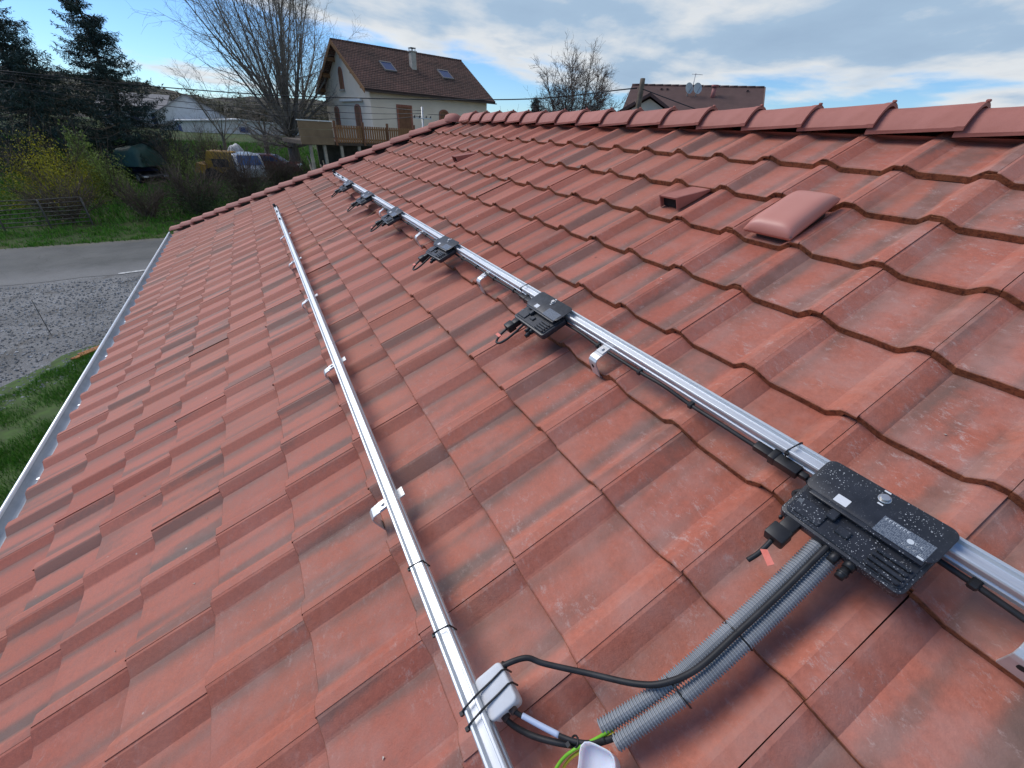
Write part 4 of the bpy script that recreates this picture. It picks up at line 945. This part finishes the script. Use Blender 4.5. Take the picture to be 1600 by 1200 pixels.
# wall: pentagon prism set back under the overhangs
k_ = HH/(HW/2); mb = MB(); zt = lambda y: (min(y, HW-y))*k_ - th - .01
mb.prism([(.5, -6.6), (HW-.5, -6.6), (HW-.5, zt(.5)), (HW/2, zt(HW/2)), (.5, zt(.5))], 'x', .55, HL_-.5)
mb.build('wall', CREAM, hs_, HM)
WOOD = noisy('larch_wood', (.20, .095, .038), (.32, .165, .07), 3, .7, 5, .3, .7, .2, .01, 20, 'Object', 0, .3, (1, 1, 6))
BROWN = noisy('brown_shutter', (.15, .060, .026), (.21, .09, .04), 5, .6)
# gable soffit, barge boards and purlin ends on the left gable
for sgn in (0, 1):
    f = (lambda y: y) if sgn == 0 else (lambda y: HW - y)
    mb = MB(); mb.hexa([(-.03, f(-.02), -th-.10), (.02, f(-.02), -th-.10), (.02, f(HW/2), HH-th-.10), (-.03, f(HW/2), HH-th-.10)], [(-.03, f(-.02), .02), (.02, f(-.02), .02), (.02, f(HW/2), HH+.02), (-.03, f(HW/2), HH+.02)]); mb.build('barge_board', WOOD, rf, HM)
    for y in (.75, 2.2, 3.7):
        zz0 = y*k_ - th; mb = MB(); yc = f(y); mb.hexa([(.05, yc-.08, zz0-.26), (.58, yc-.08, zz0-.26), (.58, yc+.08, zz0-.26), (.05, yc+.08, zz0-.26)], [(.05, yc-.08, zz0-.01), (.58, yc-.08, zz0-.01), (.58, yc+.08, zz0-.01), (.05, yc+.08, zz0-.01)]); mb.build('purlin_end', WOOD, rf, HM)
MB().prism([(-.14 + .07*math.cos(a), -.10 + .07*math.sin(a)) for a in np.linspace(math.pi, 2*math.pi, 9)] + [(-.075, -.10), (-.14, -.155), (-.205, -.10)][:1], 'x', 0, HL_).build('gutter', mat('old_gutter', (.10, .075, .065), .6)[0], hs_, HM)
# roof windows, chimney
GLS, t, b = mat('window_glass', (.040, .065, .16), .35); b.inputs['Specular IOR Level'].default_value = .12
FRM = mat('roof_window_frame', (.16, .15, .15), .5)[0]
def on_slope(a, y, n): return Vector((a, y - n*k_/math.hypot(1, k_), y*k_ + n/math.hypot(1, k_)))
SM = lambda a, y: HM @ Matrix.Translation(on_slope(a, y, .02)) @ Matrix.Rotation(math.atan(k_), 4, 'X')
for a, w_ in ((3.08, .92), (7.92, .98)):
    Mx = SM(a, 2.12); mb = MB()
    mb.box(-w_/2, w_/2, 0, .07, 0, .09); mb.box(-w_/2, w_/2, 1.0, 1.10, 0, .10); mb.box(-w_/2, -w_/2+.07, .07, 1.0, 0, .088); mb.box(w_/2-.07, w_/2, .07, 1.0, 0, .088)
    wdw = mb.build('roof_window', FRM, hs_, Mx); MB().box(-w_/2+.07, w_/2-.07, .07, 1.0, .04, .07).build('pane', GLS, wdw, Mx)
CHM = noisy('chimney_render', (.34, .32, .28), (.44, .42, .37), 4, .9)
Mc = HM @ Matrix.Translation((5.32, 2.95, 0)); ch = MB().box(-.19, .19, -.22, .22, 1.5, 2.72).build('chimney', CHM, hs_, Mc, .01, 1)
mb = MB(); mb.box(-.25, .25, -.29, .29, 2.721, 2.77); mb.build('chimney_slab', CHM, ch, Mc)
mb = MB()
for sx in (-.15, .15):
    for sy in (-.18, .18): mb.box(sx-.02, sx+.02, sy-.02, sy+.02, 2.771, 2.93)
mb.box(-.2, .2, -.24, .24, 2.931, 2.97); mb.build('chimney_cowl', mat('cowl_dark', (.05, .045, .04), .6)[0], ch, Mc)
# openings with brick surrounds
BRK = noisy('brick_red', (.26, .095, .06), (.36, .15, .10), 10, .85)
def arch(w_, h, rise, k=10):
    pts = [(-w_/2, 0), (w_/2, 0)]
    for i in range(k+1): a = math.pi*i/k; pts.append((w_/2*math.cos(a), h + rise*math.sin(a)))
    return pts
def opening(Mx, w_, h, rise, m_, name, sw=.16, sill=True):
    # Mx: local x across the wall, z up, y into the wall (wall face at y=0)
    sr = MB(); o_ = arch(w_ + 2*sw, h, rise + sw) if rise > .1 else arch(w_ + 2*sw, h + sw, rise); i_ = arch(w_, h, rise); n_ = len(o_)
    o = MB().prism(i_, 'y', -.035, .0).build(name, m_, hs_, Mx)
    fs = []; vs = [(p[0], -.055, p[1]) for p in o_[1:] + o_[:1]] + [(p[0], -.055, p[1]) for p in i_[1:] + i_[:1]] + [(p[0], .0, p[1]) for p in o_[1:] + o_[:1]] + [(p[0], .0, p[1]) for p in i_[1:] + i_[:1]]
    for q in range(n_-1): fs += [(q, q+1, n_+q+1, n_+q), (q, q+1, 2*n_+q+1, 2*n_+q), (n_+q, n_+q+1, 3*n_+q+1, 3*n_+q)]
    sr.add(vs, fs); sr.build('brick_surround', BRK, o, Mx)
    if sill: MB().box(-w_/2-sw-.05, w_/2+sw+.05, -.12, .0, -.10, -.003).build('sill', CHM, o, Mx)
    for q in (-w_/4, w_/4): MB().box(q-w_/4+.02, q+w_/4-.015, -.052, -.036, .03, h-.01).build('shutter_leaf', m_, o, Mx)
    return o
FRONT = lambda a, z: HM @ Matrix.Translation((a, .498, z))
GABLE = lambda y, z: HM @ Matrix.Translation((.548, y, z)) @ Matrix.Rotation(R_(-90), 4, 'Z')
opening(FRONT(3.05, -2.95), .95, 2.1, .004, BROWN, 'shutter_door', .14, False)
opening(FRONT(6.38, -2.25), .62, 1.18, .16, BROWN, 'window', .12)
opening(FRONT(9.1, -2.25), .62, 1.18, .16, BROWN, 'window', .12)
opening(GABLE(5.25, .12), .62, .95, .34, BROWN, 'window', .07)
opening(GABLE(2.85, -2.95), .85, 1.85, .16, BROWN, 'door', .13, False)
opening(GABLE(7.1, -2.5), .7, 1.3, .16, BROWN, 'window', .12)
AWN = mat('awning_white', (.72, .70, .66), .6)[0]
MB().box(.36, .52, 1.75, 5.8, -.66, -.50).build('awning_case', AWN, hs_, HM, .02, 1)
# deck in front of the gable and front wall
DZ = -2.97
DARKW = noisy('deck_dark_wood', (.06, .042, .03), (.10, .07, .05), 4, .8)
deck_wood = WOOD
MB().box(-5.6, 1.6, -3.5, .46, DZ-.20, DZ).build('deck_floor', DARKW, hs_, HM)
MB().box(-3.7, .50, .47, 4.5, DZ-.20, DZ-.004).build('deck_floor', DARKW, hs_, HM)
slat = MB().box(-.05, .05, -.014, .014, 0, .90).mesh('slat'); slat.materials.append(WOOD)
x = -3.6
while x < 1.62:
    linkmesh('slat', slat, None, hs_, HM @ Matrix.Translation((x, -3.52, DZ - .06))); x += .145
mb = MB(); mb.box(-3.7, 1.66, -3.50, -3.44, DZ+.10, DZ+.17); mb.build('balustrade_rail', WOOD, hs_, HM); mb = MB(); mb.box(-3.7, 1.66, -3.50, -3.44, DZ+.66, DZ+.73); mb.build('balustrade_rail', WOOD, hs_, HM)
for x in (-3.62, -1.9, -.32, 1.55): MB().box(x-.06, x+.06, -3.62, -3.535, DZ-.2, DZ+1.05).build('balustrade_post', BROWN, hs_, HM)
PAN = noisy('board_tan', (.17, .11, .06), (.24, .16, .09), 2, .75, 4, .3, .7)
for k in range(3): MB().box(-5.62, -3.74, -3.56, -3.51, DZ-.18+k*.385, DZ-.18+k*.385+.375).build('parapet_board', PAN, hs_, HM)
MB().box(-5.66, -3.72, -3.60, -3.47, DZ+.98, DZ+1.03).build('parapet_coping', AWN, hs_, HM)
PST = noisy('post_weathered', (.26, .22, .17), (.38, .33, .26), 4, .85)
for x in (-5.1, -4.3, -3.3, -2.2, -.9, .6): MB().box(x-.08, x+.08, -3.40, -3.24, -6.4, DZ-.202).build('deck_post', PST, hs_, HM)
MB().box(-3.6, 1.5, .3, .44, -6.4, DZ-.204).build('cellar_wall', noisy('cellar_dark', (.05, .045, .04), (.09, .08, .07), 3, .9), hs_, HM)
# covered heap and timber beneath the deck
TARP = noisy('tarp_pale', (.40, .43, .42), (.52, .55, .54), 2, .5, 4, .3, .7, .6, .05, 6)
def tarp_heap(name, M, sx, sy, sz, m_, label, cat, seed):
    rg = np.random.default_rng(seed); nx, ny = 18, 14; mb = MB(); vs = []
    for j in range(ny+1):
        for i in range(nx+1):
            a, c = -1 + 2*i/nx, -1 + 2*j/ny; h = (max(0, 1-abs(a)**3.5)**.5)*(max(0, 1-abs(c)**3)**.5); vs.append((a*sx, c*sy, h*sz*(1+.06*math.sin(a*5+seed)+.04*math.sin(c*7)) + rg.normal(0, .01)))
    fs = [(j*(nx+1)+i, j*(nx+1)+i+1, (j+1)*(nx+1)+i+1, (j+1)*(nx+1)+i) for j in range(ny) for i in range(nx)]; mb.add(vs, fs, True); return tag(mb.build(name, m_, None, M), label, cat)
tarp_heap('tarp_heap', HM @ Matrix.Translation((-1.6, -2.0, -6.35)), 1.2, 1.3, 1.7, TARP, 'pale tarpaulin heap beneath the wooden deck', 'tarpaulin', 3)
tb = MB()
rg = random.Random(9)
tim = empty('timber_stack', HM @ Matrix.Translation((-3.8, -1.5, -6.4)), label='leaning stack of timber beneath the deck, left of the tarpaulin', cat='timber')
for k in range(8):
    x = -4.6 + k*.2; MB().tube([(x, -2.2, -6.4), (x + rg.uniform(-.3, .5), -.6, -6.4 + rg.uniform(1.6, 2.6))], .05, 5).build('pole', PST, tim, HM)

# ------------------------------------------------------------------ brown-roofed house at the right
Ra = Vector((-16.95, 20.27, 7.56)); Rb_ = Vector((-11.7, 24.67, 7.76)); e_ = (Rb_ - Ra); e_.z = 0; RLn = e_.length; e_.normalize()
RM = Matrix.Translation(Rb_) @ Matrix.Rotation(math.atan2(e_.y, e_.x), 4, 'Z')      # x along ridge, -y toward the camera
rh = empty('brown_house', Matrix.Translation((Rb_.x, Rb_.y, 1.2)), label='house with a plain brown roof and satellite dishes behind the ridge', cat='house')
BROOF = noisy('brown_roof', (.085, .045, .038), (.115, .062, .053), 2, .75, 4, .3, .7, .3, .02, 12)
Wd, Rise = 5.0, 2.7
mb = MB(); xl = -7.7
mb.hexa([(xl, -Wd, -Rise-.16), (0, -Wd, -Rise-.16), (0, 0, -.16), (xl, 0, -.16)], [(xl, -Wd, -Rise), (0, -Wd, -Rise), (0, 0, 0), (xl, 0, 0)])
mb.hexa([(xl, 0, -.16), (0, 0, -.16), (0, Wd, -Rise-.16), (xl, Wd, -Rise-.16)], [(xl, 0, 0), (0, 0, 0), (0, Wd, -Rise), (xl, Wd, -Rise)])
rr = mb.build('roof', BROOF, rh, RM)
for s in (-1, 1):
    MB().hexa([(-.02, s*Wd, -Rise-.24), (.05, s*Wd, -Rise-.24), (.05, 0, -.24), (-.02, 0, -.24)], [(-.02, s*Wd, -Rise+.03), (.05, s*Wd, -Rise+.03), (.05, 0, .03), (-.02, 0, .03)]).build('barge_board', mat('barge_brown', (.16, .10, .08), .6)[0], rr, RM)
for k in range(16): MB().tube([(xl + k*.48, 0, .0), (xl + k*.48 + .47, 0, .012)], .07, 7).build('ridge_cap', BROOF, rr, RM)
mb = MB(); mb.prism([(-Wd+.4, -6.5), (Wd-.4, -6.5), (Wd-.4, -Rise-.05), (0, -.22), (-Wd+.4, -Rise-.05)], 'x', xl+.5, -.7); mb.build('wall', CREAM, rh, RM)
# cross gable toward the camera on the left
gxc = -5.9
mb = MB(); mb.hexa([(gxc-2.2, -6.0, -2.2), (gxc, -6.0, -.97), (gxc, -.2, -.97), (gxc-2.2, -.2, -2.2)], [(gxc-2.2, -6.0, -2.05), (gxc, -6.0, -.82), (gxc, -.2, -.82), (gxc-2.2, -.2, -2.05)])
mb.hexa([(gxc, -6.0, -.97), (gxc+2.2, -6.0, -2.2), (gxc+2.2, -.2, -2.2), (gxc, -.2, -.97)], [(gxc, -6.0, -.82), (gxc+2.2, -6.0, -2.05), (gxc+2.2, -.2, -2.05), (gxc, -.2, -.82)]); mb.build('cross_gable_roof', BROOF, rh, RM)
mb = MB(); mb.prism([(gxc-1.9, -6.5), (gxc+1.9, -6.5), (gxc+1.9, -2.1), (gxc, -1.07), (gxc-1.9, -2.1)], 'y', -5.6, -.5); mb.build('cross_gable_wall', CREAM, rh, RM)
# satellite dishes, aerial and small vent on the ridge slope
DSH = mat('dish_pale', (.50, .52, .50), .5)[0]
for k, (dx, lb) in enumerate(((-4.2, 'left of the two round satellite dishes on the brown roof'), (-3.72, 'right of the two round satellite dishes on the brown roof'))):
    root = empty('satellite_dish', RM @ Matrix.Translation((dx, -1.1, -.6)), label=lb, cat='satellite dish', group='satellite dishes on the brown roof')
    mb = MB(); K = 20; vs = [(0, 0, 0)]; fs = []
    for q, (rad, dep) in enumerate(((.10, .01), (.2, .035), (.27, .07))):
        vs += [(rad*math.cos(2*math.pi*j/K), -dep, rad*math.sin(2*math.pi*j/K)*1.08) for j in range(K)]
    fs += [(0, 1+j, 1+(j+1) % K) for j in range(K)] + [(1+a*K+j, 1+a*K+(j+1) % K, 1+(a+1)*K+(j+1) % K, 1+(a+1)*K+j) for a in range(2) for j in range(K)]
    Md = RM @ Matrix.Translation((dx, -1.15, -.22)) @ Matrix.Rotation(R_(38 if k == 0 else 30), 4, 'Z') @ Matrix.Rotation(R_(-18), 4, 'X')
    mb.add(vs, fs, True); mb.build('reflector', DSH, root, Md)
    MB().tube([(dx, -1.1, -.75), (dx, -1.08, -.22)], .03, 6).build('mast', mat('dish_mast', (.25, .25, .25), .5)[0], root, RM)
    MB().tube([(0, 0, -.25), (0, -.30, -.03), (0, -.32, .02)], .015, 5).build('feed_arm', mat('dish_arm', (.25, .25, .25), .5)[0], root, Md)
ar = empty('roof_aerial', RM @ Matrix.Translation((-4.0, -.3, -.1)), label='thin television aerial above the satellite dishes', cat='aerial')
AR = mat('aerial_metal', (.30, .30, .32), .5, .5)[0]
MB().tube([(-4.0, -.3, -.2), (-4.0, -.3, .62)], .018, 5).build('mast', AR, ar, RM); MB().tube([(-4.2, -.3, .56), (-3.6, -.3, .53)], .012, 5).build('boom', AR, ar, RM)
for q in range(6): MB().tube([(-4.18+q*.11, -.42, .555-.005*q), (-4.18+q*.11, -.18, .555-.005*q)], .008, 4).build('element', AR, ar, RM)
mb = MB(); mb.tube([(-2.75, -1.1, -.75), (-2.75, -1.1, -.12)], .13, 12); mb.tube([(-2.75, -1.1, -.12), (-2.75, -1.1, -.02)], [.20, .20], 12); mb.build('roof_vent', noisy('vent_red', (.30, .11, .10), (.36, .14, .13), 6, .7), rr, RM)
for a, y in ((-5.8, -.45), (-5.45, -.45), (-.9, -.45)): MB().box(a-.06, a+.06, y-.07, y+.07, y*Rise/Wd-.02, y*Rise/Wd+.07).build('vent_tile', BROOF, rr, RM)

# ------------------------------------------------------------------ poles and wires
POLE = noisy('pole_wood', (.10, .075, .055), (.17, .135, .10), 5, .9, 5, .3, .7, .4, .01, 30)
up_ = empty('utility_pole', Matrix.Translation((-11.6, 14.85, .5)), label='wooden utility pole behind the ridge by the brown house', cat='pole')
MB().tube([(-11.45, 14.75, .3), (-11.66, 14.92, 7.05), (-11.70, 14.94, 7.36)], [.16, .125, .12], 10).build('pole', POLE, up_)
for z in (6.4, 6.9): MB().box(-11.88, -11.80, 14.86, 14.98, z, z+.12).build('insulator', mat('insulator', (.20, .13, .10), .3)[0], up_)
WIRE = mat('wire_black', (.018, .018, .02), .6)[0]
def wire(pts, rad, label): tag(MB().tube(crom(pts, 10), rad, 5).build('overhead_wire', WIRE), label, 'wire', 'overhead wires')
wire([(-36.0, -26.0, 6.9), (-27.41, -12.47, 6.20), (-29.19, -6.41, 6.10), (-27.28, 1.34, 6.13), (-18.68, 11.53, 6.46), (-11.8, 14.95, 7.0)], .030, 'black overhead wire crossing in front of the cream house to the pole')
wire([(-11.6, 14.9, 6.95), (-8.8, 17.0, 6.0), (-6.5, 19.0, 5.4)], .022, 'black wire running right and down from the utility pole')
ms_ = empty('service_mast', Matrix.Translation((-19.4, 6.25, 2.9)), label='pale service mast with insulators in front of the cream house', cat='mast')
ST = mat('mast_galvanised', (.48, .49, .50), .45, .5)[0]
MB().tube([(-19.36, 6.22, .3), (-19.36, 6.22, 5.78)], .055, 8).build('mast', ST, ms_)
for k, dx in enumerate((-.5, -.2, .2, .45)): MB().tube([(-19.3 - dx*.1, 6.22 + dx, 5.25), (-19.3 - dx*.1, 6.22 + dx, 5.37)], .045, 7).build('insulator', mat('porcelain', (.06, .05, .045), .3)[0], ms_)
MB().box(-19.34, -19.27, 5.66, 6.72, 5.22, 5.27).build('crossarm', ST, ms_)
for k, (z1, y1) in enumerate(((5.05, 0.7), (5.35, .9), (5.7, 1.1))):
    wire([(-30.5, -14.0, z1+.55), (-27.0, y1-4.0, z1-.02), (-23.5, 4.0, z1+.02), (-19.3, 6.25, 5.35 + k*.12)], .015, ['lowest thin wire running left from the service mast', 'middle thin wire running left from the service mast', 'top thin wire running left from the service mast'][k])
wire([(-19.3, 6.5, 5.45), (-16.6, 9.6, 5.5), (-13.0, 13.5, 6.2)], .015, 'thin wire running right from the service mast to the pole')

# ------------------------------------------------------------------ white buildings, hill
WHT = noisy('white_render', (.52, .52, .52), (.62, .62, .62), 2, .85); WROOF = noisy('grey_roof', (.20, .19, .19), (.28, .265, .26), 2, .8)
def barn(cx, cy, z, L_, W_, h, rise, yaw, label, wm=WHT, rm=WROOF, nw=5):
    M = Matrix.Translation((cx, cy, z)) @ Matrix.Rotation(yaw, 4, 'Z'); root = empty('white_building', M, label=label, cat='building', group='white buildings far left')
    mb = MB(); mb.prism([(-W_/2, -1), (W_/2, -1), (W_/2, h), (0, h+rise), (-W_/2, h)], 'x', -L_/2, L_/2); mb.build('wall', wm, root, M)
    for s in (-1, 1):
        k = rise/(W_/2); ov = .4; mb = MB(); y0 = s*(W_/2+ov); z0 = h - ov*k + .03
        mb.hexa([(-L_/2-.4, y0, z0), (L_/2+.4, y0, z0), (L_/2+.4, 0, h+rise+.03), (-L_/2-.4, 0, h+rise+.03)], [(-L_/2-.4, y0, z0+.15), (L_/2+.4, y0, z0+.15), (L_/2+.4, 0, h+rise+.18), (-L_/2-.4, 0, h+rise+.18)]); mb.build('roof', rm, root, M)
    for i in range(nw):
        x_ = -L_/2 + (i+.5)*L_/nw
        for s in (-1, 1): w_ = MB().box(x_-.6, x_+.6, s*(W_/2+.03)-.03, s*(W_/2+.03)+.03, h*.35, h*.75).build('window', GLS, root, M)
    for z_ in (.35,): 
        for s in (-1, 1): MB().box(s*(L_/2+.03)-.03, s*(L_/2+.03)+.03, -.7, .7, h*.45, h*.8).build('window', GLS, root, M)
    return root
barn(-92, -10.0, 1.6, 14, 9, 3.0, 2.6, R_(5), 'far white building with a grey gable roof left of the bare tree')
barn(-84, -3.2, 1.8, 10, 16, 2.0, .5, R_(8), 'low flat white building right of the far gabled one', WHT, noisy('white_roof', (.55, .56, .57), (.62, .62, .63), 1, .7), 6)
barn(-100, -17.5, 1.8, 9, 8, 3.4, 2.0, R_(80), 'smaller white building half hidden by the spruce', nw=3)
def hill_m():
    M, t, b = mat('wooded_hill', None, .95, 0, .1); tcn = N(t, 'ShaderNodeTexCoord'); v = tcn.outputs['Object']
    c = RAMP(t, NOISE(t, v, .09, 7, .65), [(.34, (.060, .056, .048)), (.5, (.10, .09, .075)), (.64, (.11, .12, .06)), (.74, (.16, .16, .085))]); t.links.new(c, b.inputs['Base Color']); bump(t, b, NOISE(t, v, .5, 6), 1, 2.0); return M
def hill(name, cx, cy, rx, ry, H, seed):
    n = 70; X, Y = np.meshgrid(np.linspace(-1, 1, n+1), np.linspace(-1, 1, n+1)); r2 = X**2 + Y**2; rg = np.random.default_rng(seed)
    Z = H*np.exp(-r2*3.2) - H*.06 + sum(H*.035/(k+1)*np.sin(X*(5+6*k)+rg.random()*6)*np.cos(Y*(4+7*k)+rg.random()*6) for k in range(5)) + rg.normal(0, H*.028, X.shape)
    V = np.stack([X*rx + cx, Y*ry + cy, Z], -1).reshape(-1, 3); k = np.arange(n*(n+1)).reshape(n, n+1)[:, :-1].ravel(); F = np.stack([k, k+1, k+n+2, k+n+1], 1)
    o = linkmesh(name, npmesh(name, V, F, True), hill_m()); o['kind'] = 'structure'
hill('hill', -330, -75, 200, 170, 20, 5); hill('hill', -420, 40, 200, 220, 19, 6); hill('hill', -300, -190, 200, 130, 20, 8)
# far wood at the foot of the hill
def wood(n=260):
    P = []; C = TubeSet(); rg = np.random.default_rng(77)
    for i in range(n):
        x, y = rg.uniform(-150, -105), rg.uniform(-50, 30); h = rg.uniform(4, 8); b0 = np.array([x, y, 2.3]); P.append(b0 + [0, 0, h*.35] + clumpy(130, (h*.28, h*.28, h*.55), rg, 9, .5)); C.limb(np.array([b0, b0 + [0, 0, h*.8]]), [.15, .04], 4)
    P = np.concatenate(P); o = quads(P, .8, .5, rg, 'distant_wood', BRN, None); tag(o, 'brownish wood along the foot of the far hill', 'wood', kind='stuff')
wood()

# ------------------------------------------------------------------ vehicles and covered things by the hedge
def car(name, M, L_, W_, H_, paint, label, cat, van=False, pane=None):
    root = empty(name, M, label=label, cat=cat); h = H_
    if van: side = [(-L_/2, .35), (L_/2, .35), (L_/2, h*.52), (L_/2-.25, h*.60), (L_/2-.95, h*.97), (L_/2-1.15, h), (-L_/2+.12, h), (-L_/2, h*.92)]
    else: side = [(-L_/2, .3), (L_/2, .3), (L_/2, h*.50), (L_/2-.15, h*.58), (L_/2-1.15, h*.66), (L_/2-1.85, h*.97), (L_/2-2.2, h), (-L_/2+.75, h), (-L_/2+.35, h*.95), (-L_/2, h*.62)]
    MB().prism(side, 'y', -W_/2, W_/2).build('body', paint, root, M, .06, 3)
    g_ = pane or GLS; y = W_/2 + .004
    for s in (-1, 1):
        if van: q = [(L_/2-1.0, h*.62), (L_/2-.42, h*.62), (L_/2-1.05, h*.92), (L_/2-1.25, h*.92)]
        else: q = [(-L_/2+.55, h*.68), (L_/2-1.35, h*.68), (L_/2-1.95, h*.92), (-L_/2+.85, h*.92)]
        MB().prism(q, 'y', s*y-.006, s*y+.006).build('side_window', g_, root, M)
    if van: a_, b_ = (L_/2-.33, h*.62), (L_/2-.92, h*.94)
    else: a_, b_ = (L_/2-1.2, h*.68), (L_/2-1.84, h*.95)
    MB().hexa([(a_[0], -W_/2+.12, a_[1]), (a_[0], W_/2-.12, a_[1]), (b_[0], W_/2-.18, b_[1]), (b_[0], -W_/2+.18, b_[1])], [(a_[0]+.05, -W_/2+.12, a_[1]+.035), (a_[0]+.05, W_/2-.12, a_[1]+.035), (b_[0]+.05, W_/2-.18, b_[1]+.035), (b_[0]+.05, -W_/2+.18, b_[1]+.035)]).build('windscreen', g_, root, M)
    TY = mat('tyre', (.015, .015, .015), .8)[0]; RI = mat('rim', (.35, .35, .36), .4, .6)[0]
    for sx in (-L_*.30, L_*.31):
        for s in (-1, 1):
            wl = MB().tube([(sx, s*(W_/2-.20), .32), (sx, s*(W_/2+.01), .32)], .32, 18).build('wheel', TY, root, M); MB().tube([(sx, s*(W_/2-.0), .32), (sx, s*(W_/2+.02), .32)], .19, 14).build('rim', RI, wl, M)
    for s in (-1, 1): MB().box(L_/2-.03, L_/2+.02, s*W_*.36-.13, s*W_*.36+.13, h*.40, h*.50).build('headlight', mat('lamp_glass', (.6, .6, .62), .15)[0], root, M)
def paint(name, c): 
    M, t, b = mat(name, c, .35); b.inputs['Coat Weight'].default_value = .5; return M
def TR(x, y, yaw, dz=0): return Matrix.Translation((x, y, zg(x, y)+dz)) @ Matrix.Rotation(yaw, 4, 'Z')
car('parked_van', TR(-32.6, -3.15, R_(12)), 4.2, 1.75, 1.75, paint('van_silver', (.42, .44, .45)), 'pale grey van with a bluish windscreen parked behind the hedge', 'van', True, mat('van_glass', (.06, .11, .22), .1)[0])
car('parked_car', TR(-35.2, -1.2, R_(75)), 4.1, 1.7, 1.42, paint('car_red', (.16, .018, .018)), 'dark red car parked left of the large bare tree trunk', 'car')
def loader():
    M = TR(-32.6, -4.45, R_(75)); root = empty('yellow_machine', M, label='ochre yellow machine body parked behind the hedge, left of the van', cat='machine'); Yp = noisy('machine_yellow', (.36, .19, .02), (.48, .27, .035), 5, .55)
    MB().prism([(-.9, .5), (.9, .5), (.95, 1.1), (.75, 1.85), (-.7, 1.9), (-.95, 1.3)], 'y', -.75, .75).build('hood', Yp, root, M, .08, 3)
    MB().box(-.5, .5, -.78, -.745, .9, 1.4).build('grille', BLK, root, M); MB().tube([(.2, -.4, 1.9), (.2, -.4, 2.25)], .05, 8).build('exhaust', BLK, root, M)
    for sx in (-.7, .7):
        for s in (-1, 1): MB().tube([(sx, s*.62, .42), (sx, s*.9, .42)], .42, 16).build('wheel', mat('tyre_big', (.015, .015, .015), .85)[0], root, M)
    MB().prism([(-1.75, .5), (-1.0, .45), (-1.0, 1.0), (-1.5, 1.15)], 'y', -.9, .9).build('bucket', Yp, root, M, .02, 1)
loader()
GTARP = noisy('tarp_dark_green', (.012, .045, .036), (.024, .075, .060), 2.5, .45, 4, .3, .7, .5, .04, 6)
car('covered_vehicle', TR(-32.2, -9.2, R_(30)), 3.2, 1.6, .95, paint('chassis_black', (.012, .013, .013)), 'dark vehicle standing beneath the green cover on the lawn', 'vehicle')
tarp_heap('green_cover', TR(-32.2, -9.2, R_(60), .97), 1.0, 1.25, 1.15, GTARP, 'dark green glossy cover over the vehicle near the spruce', 'cover', 6)
tarp_heap('white_heap', TR(-38.5, -3.6, .5), .8, .7, 1.6, noisy('sheet_white', (.6, .6, .6), (.7, .7, .7), 3, .6), 'white sheeted heap behind the yellow machine', 'heap', 8)

# worn white line at the road edge and a broken rusty board lying by the grass
RMK = noisy('worn_white_paint', (.30, .30, .29), (.66, .66, .64), 9, .8, 5)
o = MB().add([(-11.85, -7.60, .0195), (-12.02, -7.62, .0195), (-12.35, -6.35, .0195), (-12.20, -6.33, .0195)], [(0, 1, 2, 3)]).build('road_marking', RMK); o['kind'] = 'structure'
pk = empty('broken_board', Matrix.Translation((-5.2, -6.9, 0)), label='rusty orange broken board lying at the edge of the grass', cat='board'); RST = noisy('rust_orange', (.30, .10, .03), (.42, .17, .06), 6, .85)
MB().hexa([(-5.75, -6.62, .02), (-5.70, -6.52, .02), (-4.85, -7.16, .02), (-4.90, -7.26, .02)], [(-5.75, -6.62, .05), (-5.70, -6.52, .05), (-4.85, -7.16, .06), (-4.90, -7.26, .06)]).build('board', RST, pk, None, .004, 1)
MB().hexa([(-5.6, -6.80, .02), (-5.55, -6.72, .02), (-5.1, -7.12, .02), (-5.15, -7.20, .02)], [(-5.6, -6.80, .04), (-5.55, -6.72, .04), (-5.1, -7.12, .045), (-5.15, -7.20, .045)]).build('splinter', RST, pk, None, .003, 1)
